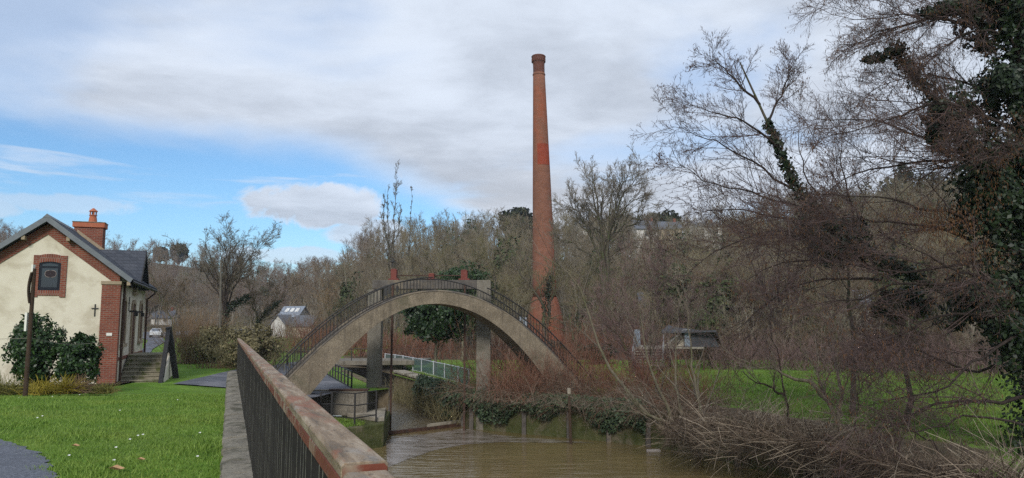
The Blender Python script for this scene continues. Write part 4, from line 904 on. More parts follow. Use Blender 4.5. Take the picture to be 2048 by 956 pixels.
# ------------------------------------------------------------------ raised timber cabin with steps
M['rail_grey'] = surf('grey_rail_paint', (.17, .17, .17), (.25, .25, .25), 3, .7, .1); M['dull_blue'] = surf('dull_blue_panel', (.14, .17, .21), (.2, .235, .28), 3, .7, .1)
def build_cabin():
    D = 50.; p = at(1265, 733, D); root = empty('timber_platform', (p.x, D, p.z), R(-14), label='raised timber platform with steps, rails and dark roof across the lawn', cat='platform')
    u = D / 1500; n = 7
    for k in range(n): b = MB(); b.box((.1, k * .28, k * .17 + .05), (1.9, k * .28 + .27, k * .17 + .11)); b.build('step', 'wood_grey', root)
    for x in (.05, 1.95): b = MB(); b.beam((x, -.1, 0), (x, 2.0, 1.2), .07, .2); b.build('stringer', 'wood_grey', root)
    b = MB(); b.box((-.1, 2.0, 1.12), (4.6, 5., 1.24)); b.build('deck', 'wood_grey', root)
    for x in (-.05, 2.2, 4.5):
        for y in (2.1, 4.9): b = MB(); b.box((x, y, -.6), (x + .12, y + .12, 1.12)); b.build('support', 'darkwood', root)
    for x, z in ((0, 2.4), (3.35, 2.2)): b = MB(); b.box((x, 2.02, 1.242), (x + .38, 2.12, z)); b.build('panel', 'dull_blue', root)
    for x in (.02, 1.98):
        b = MB(); b.beam((x, -.1, .95), (x, 2.0, 2.15), .06, .06); b.build('handrail', 'rail_grey', root)
        for k in range(4): b = MB(); y = .0 + k * .62; b.beam((x, y, .1 + k * .36), (x, y, 1.0 + k * .355), .05, .05, (0, 1, 0)); b.build('post', 'rail_grey', root)
    b = MB(); b.beam((2.1, 2.03, 1.3), (3.3, 2.03, 2.4), .07, .07); b.beam((3.3, 2.03, 2.4), (3.75, 2.03, 2.4), .07, .07); b.build('handrail', 'rail_grey', root)
    b = MB(); b.prism([(1.8, 1.7, 2.15), (5.4, 1.7, 2.25), (5.8, 4.4, 1.3), (2.2, 4.4, 2.6)], (0, .02, .12)); b.build('roof', 'tarp', root)
    b = MB(); b.prism([(1.9, 2.6, 1.26), (3.3, 2.6, 1.26), (3.3, 2.6, 2.1), (2.5, 2.6, 1.9)], (0, .3, 0)); b.build('bench', 'concrete_pale', root)
    b = MB(); b.prism([(3.8, 2.2, 1.242), (5.6, 2.6, 1.242), (5.2, 2.5, 2.15), (3.8, 2.2, 2.15)], (0, .1, 0)); b.build('side_panel', 'tarp', root)
M['tarp'] = surf('dark_roofing', (.035, .038, .045), (.06, .064, .072), 3, .7, .2)
build_cabin()

# ------------------------------------------------------------------ car on the far road
def build_car():
    p = at(313, 671, 122.); p.z = g(p.x, p.y) + .06; root = empty('car', p, R(200), label='light silver car facing the camera on the far road', cat='car')
    prof = [(-2.0, .35), (-2.05, .75), (-1.2, .95), (-.55, 1.45), (.75, 1.48), (1.5, 1.0), (2.02, .9), (2.08, .4)]
    b = MB()
    def sec(prof, w): return [(w, y, z) for y, z in prof]
    wid = [.82, .84, .86, .62, .62, .86, .84, .82]; n = len(prof); vs = [(-w, y, z) for w, (y, z) in zip(wid, prof)] + [(w, y, z) for w, (y, z) in zip(wid, prof)]
    b.add(vs, [tuple(range(n)), tuple(range(2 * n - 1, n - 1, -1))] + [(i, (i + 1) % n, n + (i + 1) % n, n + i) for i in range(n)]); b.build('body', 'car_paint', root, .05)
    for s, (i, j) in ((0, (2, 3)), (1, (4, 5))):
        a, c = Vector((0, *prof[i])), Vector((0, *prof[j])); q = [a.lerp(c, .15), a.lerp(c, .9)]; nrm = Vector((0, -1, .8)) if s == 0 else Vector((0, 1, .8)); b = MB()
        b.prism([Vector((-.68, q[0].y, q[0].z)) + nrm * .01, Vector((.68, q[0].y, q[0].z)) + nrm * .01, Vector((.56, q[1].y, q[1].z)) + nrm * .01, Vector((-.56, q[1].y, q[1].z)) + nrm * .01], nrm * .01); b.build('windscreen' if s == 0 else 'rear_window', 'sky_glass', root)
    for s in (-1, 1):
        b = MB(); b.prism([(s * .845, -.95, .98), (s * .845, 1.2, .98), (s * .66, .7, 1.4), (s * .66, -.5, 1.4)], (s * .012, 0, .004)); b.build('side_window', 'glass', root)
        for y in (-1.3, 1.3):
            w = empty('wheel', (s * .8, y, .31)); w.parent = root; b = MB(); b.lathe([(.31, -.1), (.31, .1)], 16); t = b.build('tyre', 'iron', w); t.rotation_euler = (0, R(90), 0)
            b = MB(); b.lathe([(.19, -.11), (.19, .11)], 12); t = b.build('rim', 'pale_metal', w); t.rotation_euler = (0, R(90), 0)
        b = MB(); b.box((s * .6 - .17, -2.09, .68), (s * .6 + .17, -1.98, .84)); b.build('headlight', 'orange_lamp', root, .02)
    b = MB(); b.box((-.5, -2.09, .4), (.5, -2.0, .6)); b.build('grille', 'iron', root); b = MB(); b.box((-.26, -2.1, .45), (.26, -2.092, .55)); b.build('number_plate', 'white', root)
M['car_paint'] = surf('silver_paint', (.5, .5, .5), (.58, .58, .58), 2, .3, 0, metal=.2); M['orange_lamp'] = surf('amber_lamp', (.55, .25, .12), (.6, .3, .16), 3, .3, 0); M['sky_glass'] = glass('windscreen_glass', (.1, .12, .15))
build_car()

# ------------------------------------------------------------------ post with signs, cord, sculpture, utility pole
def build_post():
    p = on(51, 782, -.3); D = p.y; t = at(69, 537, D); root = empty('sign_post', p, label='dark wooden post with edge-on sign boards left on the lawn', cat='post')
    top = t - p; k = D / 1500
    b = MB(); b.tube([(0, 0, -.3), top * .5, top], [.065, .058, .05], 10); b.build('pole', 'darkwood', root)
    q = lambda x, y: at(x, y, D) - p
    b = MB(); a = q(66, 545); c = q(61, 607); P = [Vector((a.x + .0 - .06 * math.sin(math.pi * s), -.12, a.z + (c.z - a.z) * s)) for s in np.linspace(0, 1, 11)] ; pr = P + [v + Vector((.035, 0, 0)) for v in P[::-1]]; b.prism(pr, (0, .1, 0)); b.build('sign_board', 'darkwood', root)
    a = q(67, 532); b = MB(); b.box((a.x - .03, -.05, a.z - .16), (a.x + .02, .05, a.z + .04)); b.build('bracket', 'plaque', root)
    a = q(55, 625); c = q(57, 662); b = MB(); b.box((a.x - .03, -.06, c.z), (a.x + .03, .06, a.z)); b.build('notice_plate', 'plaque', root)
    a = at(62, 676, D); c = at(200, 684, D + 3); b = MB(); pts = [a.lerp(c, s) + Vector((0, 0, -.12 * math.sin(math.pi * s))) for s in np.linspace(0, 1, 12)]; b.tube(pts, .006, 4)
    prop(b.build('cord', 'wood_grey'), label='thin pale cord strung from the sign post across the laurels', cat='cord')
    a = at(62, 676, D); c = at(-60, 680, D + 1); b = MB(); b.tube([a.lerp(c, s) for s in np.linspace(0, 1, 5)], .006, 4); prop(b.build('cord', 'wood_grey'), label='thin pale cord running left from the sign post', cat='cord')
    s = on(-2, 748, -.65); root = empty('stone_sculpture', s, label='dark stacked stone sculpture at the left picture edge', cat='sculpture'); k = s.y / 1500
    b = MB(); b.lathe([(30 * k, -.2), (26 * k, 20 * k), (16 * k, 34 * k), (15 * k, 58 * k)], 14); b.build('base_block', 'dark_stone', root)
    b = MB(); b.lathe([(22 * k, 62 * k), (24 * k, 65 * k), (12 * k, 74 * k)], 14, (-.02, 0, 0)); b.build('disc', 'dark_stone', root, .01)
    b = MB(); b.lathe([(4 * k, 58 * k), (4 * k, 78 * k), (11 * k, 80 * k), (14 * k, 92 * k), (6 * k, 98 * k)], 14); b.build('top_stone', 'dark_stone', root)
    p = at(438, 745, 46); p.z = g(p.x, p.y); t = at(442, 520, 46); root = empty('utility_pole', p, label='slender weathered utility pole standing in the hedge', cat='pole')
    b = MB(); b.tube([(0, 0, -.3), (t - p) * .5, t - p], [.085, .07, .055], 10); b.build('pole', 'darkwood_pale', root)
    p = at(1046, 646, 84); b = MB(); b.box((-.42, 0, -2.), (-.04, .5, .7)); b.box((.04, .02, -2.), (.42, .5, .62)); prop(b.build('cabinet', 'bluepale', None, .03, loc=p), label='pale blue twin cabinet at the factory chimney foot', cat='cabinet')
    p = on(1307, 903, WZ); b = MB(); b.box((-.26, -.1, -.05), (.26, .1, .08)); prop(b.build('floating_litter', 'dirty_white', None, .05, loc=p, rz=.1), label='whitish piece of litter floating by the leaning stems', cat='litter')
M['darkwood_pale'] = surf('pole_wood', (.09, .08, .065), (.16, .145, .12), 4, .9, .3, vs=(4, 4, 1)); M['dark_stone'] = surf('dark_stone', (.03, .024, .03), (.055, .045, .052), 4, .8, .4); M['dirty_white'] = surf('dirty_white', (.3, .26, .24), (.38, .34, .31), 6, .7, .2)
build_post()
# ------------------------------------------------------------------ vegetation
def resample(pl, K):
    """smooth curve through control points (Catmull-Rom), K points"""
    P = np.array([list(p) for p in pl], float); n = len(P)
    if n == 2: return P[0] + (P[1] - P[0]) * np.linspace(0, 1, K)[:, None]
    Q = np.vstack([2 * P[0] - P[1], P, 2 * P[-1] - P[-2]]); t = np.linspace(0, n - 1 - 1e-6, K); i = t.astype(int); f = (t - i)[:, None]
    a, b, c, d = Q[i], Q[i + 1], Q[i + 2], Q[i + 3]
    return .5 * (2 * b + (c - a) * f + (2 * a - 5 * b + 4 * c - d) * f ** 2 + (3 * b - a - 3 * c + d) * f ** 3)
def walk(rng, P0, D0, L_, R0, R1, K, wig, up):
    n = len(P0); P = np.empty((n, K, 3)); P[:, 0] = P0; d = norm(D0); st = (L_ / (K - 1))[:, None]
    for k in range(1, K):
        d = norm(d + wig * rng.normal(size=(n, 3)) + np.array(up)); P[:, k] = P[:, k - 1] + d * st
    return P, R0[:, None] + (R1 - R0)[:, None] * np.linspace(0, 1, K)[None]
def kids(rng, P, Rr, n, t0, t1, ratio, ang, K, wig, up, rr, rmin, lmin=0., lean=None, taper=.55):
    m, Kp, _ = P.shape; t = rng.uniform(t0, t1, (m, n)); f = t * (Kp - 1); i = np.minimum(f.astype(int), Kp - 2); f = f - i; r = np.arange(m)[:, None]
    pos = P[r, i] + (P[r, i + 1] - P[r, i]) * f[..., None]; tan = norm(P[r, i + 1] - P[r, i]); rad = Rr[r, i] + (Rr[r, i + 1] - Rr[r, i]) * f
    Lp = np.linalg.norm(np.diff(P, axis=1), axis=2).sum(1)[:, None]
    pos, tan, rad, t = pos.reshape(-1, 3), tan.reshape(-1, 3), rad.ravel(), t.ravel()
    per = norm(np.cross(tan, rng.normal(size=tan.shape))); a = np.radians(ang) * rng.uniform(.6, 1.35, len(pos))[:, None]
    d = tan * np.cos(a) + per * np.sin(a)
    if lean is not None: d = norm(d + np.array(lean))
    L_ = np.maximum(np.repeat(Lp, n, 1).ravel() * ratio * rng.uniform(.55, 1.25, len(pos)) * (1.15 - taper * t), lmin)
    r0 = np.maximum(rad * rr, rmin); return walk(rng, pos, d, L_, r0, np.maximum(r0 * .45, rmin * .6), K, wig, up)
def tree(seed, stems, spec, wob=.035):
    """stems: list of (P(K,3), r0, r1); spec: one dict for each further level -> list of (P,R)"""
    rng = np.random.default_rng(seed); K = max(len(s[0]) for s in stems)
    P = np.stack([resample(s[0], 14) if len(s[0]) != 14 else s[0] for s in stems])
    w = rng.normal(size=P.shape) * wob; w[:, 0] = 0; P = P + w + np.roll(w, 1, 1) * .7 * (np.arange(14) > 1)[None, :, None]
    Rr = np.stack([s[1] + (s[2] - s[1]) * np.linspace(0, 1, 14) ** .8 for s in stems]); lv = [(P, Rr)]
    for q in spec: lv.append(kids(rng, *lv[-1], **q))
    return lv, rng
def put_tree(name, base, lv, label, bark='bark', twig='twig_brown', nb=2, cat='tree', group=None, extra=()):
    """first nb levels form the trunk part, the rest the crown part; geometry in world space, origin at the base"""
    root = empty(name, base, label=label, cat=cat, group=group); o = np.array(base)
    strands('trunk', lv[:nb], bark, root, (8, 5, 4), True, o)
    if len(lv) > nb: strands('crown', lv[nb:], twig, root, (4 if len(lv) - nb > 1 else 3, 3, 3), False, o)
    for nm, V, F, mt in extra: link(nm, np_mesh(nm, V - o, F), mt, root)
    return root
def spindles(rng, P, L_, r, d=(0, 0, -1), jit=.25):
    """little hanging catkins: three-sided, fattest in the middle"""
    n = len(P); D = norm(np.array(d) + jit * rng.normal(size=(n, 3))); l = L_ * rng.uniform(.6, 1.2, (n, 1)); Q = np.stack([P, P + D * l * .5, P + D * l], 1)
    return tubes(Q, np.tile(np.array([.25, 1., .25]) * r, (n, 1)), 3)
def tips(P): return P[:, -1]
def along(rng, pl, n, r):
    P = resample(pl, 40); i = rng.uniform(0, 38.99, n); k = i.astype(int); f = (i - k)[:, None]; C = P[k] + (P[k + 1] - P[k]) * f
    o = norm(rng.normal(size=(n, 3))); rad = (np.array(r)[0] + (r[1] - r[0]) * i / 39)[:, None] * rng.uniform(.25, 1.1, (n, 1)); return C + o * rad, o
def blob(rng, c, rad, n, clumps=26, cr=.42, lo=-1.):
    """points in many small clumps spread over an ellipsoid: uneven outline with gaps"""
    c, rad = np.array(c), np.array(rad); u = norm(rng.normal(size=(clumps, 3))); u[:, 2] = np.maximum(u[:, 2], lo); C = u * rng.uniform(.45, .98, (clumps, 1)); s = cr * rng.uniform(.3, 1.25, clumps)
    k = rng.integers(0, clumps, n); o = norm(rng.normal(size=(n, 3))) * (rng.uniform(.35, 1, (n, 1)) ** .5) * s[k][:, None]
    P = C[k] + o; return c + P * rad, norm(P + o * .8)

# ---- woodland on the slopes: instanced bare trees
def wood_variants():
    col = bpy.data.collections.new('wood_sources'); out = []
    for k in range(11):
        rng = np.random.default_rng(100 + k); h = 1.; x = rng.normal(size=2) * .05
        up = k in (5, 6); sp_ = rng.uniform(36, 58); dr = rng.uniform(.02, .2); rt_ = rng.uniform(.34, .5)
        st = [(np.array([[0, 0, -.03], [x[0] * .3, x[1] * .3, .35], [x[0], x[1], .66], [x[0] * 1.6, x[1] * 1.4, .97]]), .016, .002)]
        if k % 2: st[0] = (st[0][0] * np.array([1, 1, .9]), .014, .002); st.append((np.array([[0, 0, .22], [.07, .03, .45], [.12, .05, .68], [.16, .06, .88]]), .011, .002))
        sp = [dict(n=13, t0=.28, t1=.98, ratio=rt_ if not up else .32, ang=sp_ if not up else 24, K=5, wig=.12, up=(0, 0, dr), rr=.55, rmin=.0026),
              dict(n=9, t0=.25, t1=1, ratio=.46, ang=42, K=4, wig=.16, up=(0, 0, .10), rr=.55, rmin=.0017),
              dict(n=6, t0=.15, t1=1, ratio=.55, ang=40, K=3, wig=.16, up=(0, 0, .08), rr=.6, rmin=.00115)]
        lv, _ = tree(100 + k, st, sp, .006)
        T = [tubes(P, r, s) for (P, r), s in zip(lv, (5, 4, 3, 3))]; V, F = join_np(T); me = np_mesh('bare_tree', V, F); me.materials.append(M['wood']); me.materials.append(M['wood_trunk']); mi = np.zeros(len(F), np.int32); mi[:len(T[0][1]) + (len(T[1][1]) if k % 3 == 0 else 0)] = 1; me.polygons.foreach_set('material_index', mi)
        o = bpy.data.objects.new('bare_tree', me); col.objects.link(o); out.append(o)
    for k in range(1):
        rng = np.random.default_rng(150 + k); P, nr = blob(rng, (0, 0, .55), (.28, .28, .42), 2600, 40, .36); V, F = leaves(rng, P, .05, nr, .9); me = np_mesh('green_tree', V, F); me.materials.append(M['wood_green']); o = bpy.data.objects.new('green_tree', me); col.objects.link(o)
    return col
def scatter_gn(name, P, rot, scl, col, **kw):
    me = bpy.data.meshes.new(name); me.vertices.add(len(P)); me.vertices.foreach_set('co', np.asarray(P, np.float32).ravel())
    a = me.attributes.new('rz', 'FLOAT', 'POINT'); a.data.foreach_set('value', rot.astype(np.float32)); a = me.attributes.new('sc', 'FLOAT', 'POINT'); a.data.foreach_set('value', scl.astype(np.float32))
    o = link(name, me, None); prop(o, **kw); ng = bpy.data.node_groups.new(name, 'GeometryNodeTree')
    ng.interface.new_socket('Geometry', in_out='INPUT', socket_type='NodeSocketGeometry'); ng.interface.new_socket('Geometry', in_out='OUTPUT', socket_type='NodeSocketGeometry')
    n = ng.nodes; l = ng.links; gi = n.new('NodeGroupInput'); go = n.new('NodeGroupOutput'); ci = n.new('GeometryNodeCollectionInfo'); ci.inputs['Collection'].default_value = col
    ci.inputs['Separate Children'].default_value = True; ci.inputs['Reset Children'].default_value = True
    ip = n.new('GeometryNodeInstanceOnPoints'); ip.inputs['Pick Instance'].default_value = True; m2p = n.new('GeometryNodeMeshToPoints')
    ar = n.new('GeometryNodeInputNamedAttribute'); ar.data_type = 'FLOAT'; ar.inputs['Name'].default_value = 'rz'; az = n.new('ShaderNodeCombineXYZ')
    asc = n.new('GeometryNodeInputNamedAttribute'); asc.data_type = 'FLOAT'; asc.inputs['Name'].default_value = 'sc'
    l.new(gi.outputs[0], m2p.inputs[0]); l.new(m2p.outputs[0], ip.inputs['Points']); l.new(ci.outputs[0], ip.inputs['Instance']); l.new(ar.outputs['Attribute'], az.inputs[2]); l.new(az.outputs[0], ip.inputs['Rotation'])
    l.new(asc.outputs['Attribute'], ip.inputs['Scale']); l.new(ip.outputs[0], go.inputs[0])
    md = o.modifiers.new('scatter', 'NODES'); md.node_group = ng; return o
def build_wood():
    col = wood_variants(); rng = np.random.default_rng(7); n = 2300
    px = rng.uniform(-160, 2200, n); d0 = np.interp(px, HX, HD0); d1 = np.interp(px, HX, HD1); t = rng.uniform(-.06, 1.03, n); t[:160] = rng.uniform(.9, 1.0, 160); d = d0 + (d1 - d0) * t
    u = (px - 1024) / 1500; y = d / np.hypot(1, u); x = u * y
    keep = ~((t > .8) & (rng.random(n) < .45))
    keep &= ~((px > 1030) & (px < 1160) & (d < 99)); keep &= ~((x > -80) & (x < -52) & (y < 200))
    keep &= ~((px > 520) & (px < 625) & (d < 172)); keep &= ~((px > 1150) & (px < 1520) & (d > 150) & (rng.random(n) < .35))
    keep &= ~((px > 1265) & (px < 1365) & (d > 128) & (d < 180)); keep &= ~((px > 1385) & (px < 1530) & (d > 120) & (d < 176) & (rng.random(n) < .55)); keep &= ~((px > 1680) & (px < 1780) & (d < 86))
    P = np.c_[x, y, G(x, y)][keep]; k = len(P)
    sc = rng.uniform(7.5, 12.5, k) * np.where(d[keep] < 110, .8, 1.)
    # trees that stand out on the skyline are things of their own; the mass below them is one wood
    tk, pk = t[keep], px[keep]; ridge = np.where((tk > .86) & (pk > 200) & (pk < 1420))[0][:150]; src = [o for o in col.objects if o.name.startswith('bare_tree')]; rz = rng.uniform(0, 6.28, k)
    for i in ridge:
        o = bpy.data.objects.new('ridge_tree', src[i % len(src)].data); COL.objects.link(o); o.location = P[i]; o.scale = (sc[i],) * 3; o.rotation_euler = (0, 0, rz[i])
        prop(o, 'leafless tree among the row standing along the ridge skyline', 'tree', 'bare trees along the ridge skyline')
    rest = np.setdiff1d(np.arange(k), ridge); P, sc, k = P[rest], sc[rest], len(rest)
    scatter_gn('woodland', P, rng.uniform(0, 6.28, k), sc, col, label='leafless wood covering the slopes behind', kind='stuff', cat='woodland')
    # undergrowth: low bushy masses at the wood's foot
    n = 420; px = rng.uniform(-100, 2200, n); d0 = np.interp(px, HX, HD0); d = d0 * rng.uniform(.8, 1.15, n); u = (px - 1024) / 1500; y = d / np.hypot(1, u); x = u * y
    keep = ~((x > -82) & (x < -50)) & ~((px > 1030) & (px < 1150)) & ~((px > 520) & (px < 640))
    P = np.c_[x, y, G(x, y) - 1.2][keep]
    scatter_gn('undergrowth', P, rng.uniform(0, 6.28, len(P)), rng.uniform(3.5, 6.5, len(P)), col, label='brown undergrowth along the foot of the wood', kind='stuff', cat='undergrowth')
build_wood()

# ---- single trees in the middle distance
def bare_tree(name, x, yb, D, ytop, w, label, seed, twig='twig_grey', bark='bark', multi=1, spread=44, n1=16, zb=None, lean=0., dens=1., bare=.25, rt=1., ivy=0, up=.14, fork=.3, tall=1., dome=0, **kw):
    """bare broadleaf: foot at photo point (x, yb), top at ytop, crown w photo px wide, D metres off"""
    b = at(x, yb, D); b.z = g(b.x, b.y) if zb is None else zb; H = (at(x, ytop, D).z - b.z) * tall; Wd = w * D / 1500; rng = np.random.default_rng(seed); st = []
    r = H * .017 * rt
    if dome:
        for m in range(dome):
            vz = .22 + .78 * ((m + rng.random()) / dome) ** .8; va = m * 2.4 + rng.random(); v = np.array([math.cos(va) * math.sqrt(1 - vz ** 4), math.sin(va) * math.sqrt(1 - vz ** 4), vz]); l = lean * H; rr_ = rng.uniform(.78, .96); e = np.array([v[0] * Wd * .50, v[1] * Wd * .45, (1 - fork) * H * .98 * v[2]]) * rr_; f = fork * rng.uniform(.82, 1.05)
            st.append(([(b.x, b.y, b.z - .3), (b.x + e[0] * .04 + l * f, b.y + e[1] * .04, b.z + H * f), (b.x + e[0] * .5 + l * .8, b.y + e[1] * .5, b.z + H * f + e[2] * .62 + H * .03), (b.x + e[0] + l, b.y + e[1], b.z + H * f + e[2] * 1.05 + H * .02)], r * rng.uniform(.5, .8), r * .05))
        multi = 0
    for m in range(multi):
        a = 2 * math.pi * (m + rng.random() * .6) / multi; l = lean * H; e = Wd * .46 * (multi > 1) * rng.uniform(.6, 1.); f = fork; ox, oy = math.cos(a) * e, math.sin(a) * e * .8; top = H * (rng.uniform(.62, .84) if multi > 1 else .9)
        if m == 0 and multi > 2: ox *= .2; oy *= .2; top = H * .86
        st.append(([(b.x + ox * .04, b.y + oy * .04, b.z - .3), (b.x + ox * .1 + l * f * .8, b.y + oy * .1, b.z + H * f), (b.x + ox * .55 + l * .7, b.y + oy * .55, b.z + H * f + (top - H * f) * .45), (b.x + ox + l, b.y + oy, b.z + top)], r * (1 if multi == 1 else .75), r * .05))
    Lr = Wd / H * (.8 if dome else 1.)
    lv, rg = tree(seed, st, [dict(n=n1, t0=bare, t1=.98, ratio=.52 * min(1.1, Lr * .95), ang=spread, K=7, wig=.13, up=(0, 0, up), rr=.5, rmin=max(r * .09, .00024 * D), taper=.55),
                             dict(n=int(9 * dens), t0=.2, t1=1, ratio=.44, ang=40, K=4, wig=.15, up=(0, 0, up * .8), rr=.5, rmin=max(r * .05, .00017 * D)),
                             dict(n=int(6 * dens), t0=.15, t1=1, ratio=.5, ang=38, K=3, wig=.15, up=(0, 0, up * .5), rr=.6, rmin=max(r * .032, .00013 * D)),
                             dict(n=3, t0=.3, t1=1, ratio=.55, ang=36, K=2, wig=.12, up=(0, 0, up * .4), rr=.7, rmin=max(r * .026, .00011 * D))], wob=H * .006)
    ex = []
    if ivy:
        P, nr = along(rg, [st[0][0][0], st[0][0][1], st[0][0][2]], ivy, (r * 3.2, r * 2.)); ex.append(('ivy', *leaves(rg, P, .16, nr, .8), 'ivy'))
    return put_tree(name, (b.x, b.y, b.z), lv, label, bark, twig, 2, 'tree', extra=ex, **kw)
bare_tree('bare_tree', 445, 740, 56, 424, 205, 'large spreading bare tree above the hedge left of the valley', 11, 'twig_grey', 'bark_dark', 1, 40, 9, bare=.42, ivy=1500, fork=.36, dome=12, up=.08, rt=.85)
bare_tree('bare_tree', 505, 740, 62, 490, 120, 'smaller bare tree leaning right beside the large left tree', 12, 'twig_brown', 'bark', 2, 46, 12, lean=.12, ivy=900)
bare_tree('bare_tree', 345, 735, 70, 520, 130, 'tangled bare tree overhanging the far road', 13, 'twig_brown', 'bark', 2, 55, 14, lean=-.05)
bare_tree('poplar', 783, 700, 105, 362, 70, 'tall narrow bare poplar rising above the hill line', 14, 'twig_grey', 'bark', 4, 19, 20, bare=.35, up=.22, fork=.3, tall=1.3, rt=.45, dens=.8)
bare_tree('poplar', 816, 700, 108, 372, 22, 'slim bare poplar right of the tall one', 15, 'twig_grey', 'bark', 1, 19, 26, bare=.3, up=.2, tall=1.12, rt=.45)
bare_tree('bare_tree', 1212, 700, 74, 304, 215, 'big round-crowned bare tree right of the factory chimney', 16, 'twig_grey', 'bark', 1, 40, 9, bare=.5, rt=.9, up=.08, fork=.46, dens=1., dome=16)
bare_tree('bare_tree', 1330, 700, 76, 335, 150, 'bare tree right of the big round-crowned one', 17, 'twig_grey', 'bark', 2, 42, 13, bare=.4)
bare_tree('bare_tree', 1095, 700, 68, 370, 150, 'loose bare tree with an ivy trunk before the factory chimney', 18, 'twig_olive', 'bark', 2, 50, 11, bare=.3, ivy=1500, lean=-.07, dens=.8)
bare_tree('bare_tree', 1150, 705, 62, 470, 200, 'mossy bare tree with drooping boughs behind the bridge end', 19, 'twig_olive', 'bark', 2, 62, 11, bare=.2, up=.02, ivy=500, dens=.8)
bare_tree('bare_tree', 905, 700, 80, 425, 200, 'olive bare tree behind the sluice beam', 20, 'twig_olive', 'bark', 2, 52, 14, bare=.3)
bare_tree('bare_tree', 660, 690, 95, 560, 110, 'pale bare sapling thicket left of the arch', 21, 'twig_tan', 'bark_pale', 3, 40, 8, bare=.2, dens=.8)
bare_tree('bare_tree', 1000, 700, 78, 470, 150, 'grey bare tree left of the factory chimney', 22, 'twig_olive', 'bark', 2, 50, 12)
bare_tree('plum_tree', 1295, 760, 34, 480, 290, 'purple-brown many-stemmed tree in front of the timber platform', 23, 'twig_plum', 'bark', 7, 36, 13, bare=.1, dens=1., rt=.5, zb=-1.6, fork=.08)
bare_tree('bare_tree', 1560, 740, 60, 380, 180, 'bare tree behind the leaning ivy alder', 24, 'twig_purple', 'bark_dark', 3, 42, 11, bare=.3, dens=.8)
bare_tree('bare_tree', 1690, 745, 55, 420, 200, 'brown bare tree at the back of the right lawn', 25, 'twig_brown', 'bark', 3, 50, 9, bare=.2, dens=.9)
bare_tree('bare_tree', 1900, 740, 50, 400, 260, 'brown bare tree behind the rightmost alder boughs', 26, 'twig_brown', 'bark', 3, 52, 9, bare=.2, dens=.9)

# ---- evergreens
def evergreen(name, x, y, D, rx, rz, label, seed, n=5000, mat='evergreen', size=.16, trunk=True, clumps=40, lo=-.8, ry=None, cr=.34, cat='tree', zb=None):
    c = at(x, y, D); k = D / 1500; zb = g(c.x, c.y) if zb is None else zb; root = empty(name, (c.x, c.y, zb), label=label, cat=cat); rng = np.random.default_rng(seed); o = np.array((c.x, c.y, zb))
    P, nr = blob(rng, c, (rx * k, (ry or rx) * k, rz * k), n, clumps, cr, lo); V, F = leaves(rng, P, size, nr, .9); link('foliage', np_mesh('foliage', V - o, F), mat, root)
    st = [([(c.x, c.y, zb - .2), (c.x + .05, c.y, (zb + c.z) / 2), (c.x, c.y, c.z + rz * k * .6)], .12 * max(1, rz * k / 4), .03)]
    lv, _ = tree(seed, st, [dict(n=26, t0=.25 if trunk else .05, t1=.95, ratio=.55, ang=60, K=5, wig=.15, up=(0, 0, .1), rr=.4, rmin=.01)])
    P0, R0 = lv[1]; far = np.linalg.norm((P0[:, -1] - np.array(c)) / np.array((rx * k, (ry or rx) * k, rz * k)), axis=1) < .95
    strands('trunk', [lv[0], (P0[far], R0[far])] if far.any() else [lv[0]], 'bark_pale' if trunk else 'bark', root, (8, 4), True, o); return root
evergreen('evergreen_tree', 872, 634, 46, 74, 58, 'dark glossy evergreen tree framed by the arch', 31, 10000, 'evergreen', .22, clumps=90, cr=.3)
evergreen('evergreen_tree', 925, 560, 60, 52, 34, 'ivy-green bushy tree top behind the right gearbox', 32, 5000, 'evergreen', .2)
for k, (x, y, D, rx, rz, lb) in enumerate(((1800, 395, 150, 36, 58, 'dark rounded cypress on the skyline left of the ivy trunk'), (1880, 400, 155, 50, 55, 'broad dark evergreen right of the rounded cypress'),
        (1240, 455, 200, 40, 26, 'dark pine clump on the ridge behind the round-crowned tree'), (1160, 470, 195, 34, 26, 'dark evergreen on the ridge right of the factory chimney'), (1330, 450, 190, 32, 24, 'dark evergreen on the ridge behind the hillside houses'),
        (358, 505, 400, 12, 14, 'small dark conifer on the far left ridge'), (322, 508, 400, 10, 10, 'tiny dark conifer left of the ridge conifer'), (1040, 450, 185, 42, 34, 'dark evergreen on the ridge left of the factory chimney'))):
    evergreen('conifer', x, y, D, rx, rz, lb, 40 + k, 4200, 'conifer', .006 * D, False, 40, cr=.4)
for x, y, D, rx, rz, lb, s in ((1690, 480, 26, 60, 60, 'ivy-smothered dark clump in the leaning alder', 60), (1800, 610, 24, 60, 40, 'dark holly bush between the two alders', 61), (1100, 700, 60, 38, 14, 'dark green bush behind the bridge end', 62), (1195, 710, 58, 40, 18, 'dark holly bush on the lawn edge beyond the bridge', 63)):
    evergreen('evergreen_bush', x, y, D, rx, rz, lb, s, 2600, 'ivy', .006 * D, False, 30, cat='bush')
evergreen('laurel_bush', 72, 702, 24.5, 50, 76, 'taller dark laurel bush against the cream gable', 71, 8500, 'laurel', .13, False, 60, -1., cat='bush', zb=-.75)
evergreen('laurel_bush', 156, 722, 24.8, 40, 54, 'rounder green laurel bush beside the brick quoin', 72, 7500, 'laurel', .115, False, 56, -1., cat='bush', zb=-.75)
evergreen('hedge_bush', 505, 695, 40, 62, 42, 'olive hedge behind the far end of the railing', 73, 7000, 'hedge', .15, False, 60, cat='bush', ry=70)
evergreen('hedge_bush', 425, 690, 46, 46, 45, 'dull green hedge round the utility pole', 74, 5200, 'hedge', .16, False, 50, cat='bush')

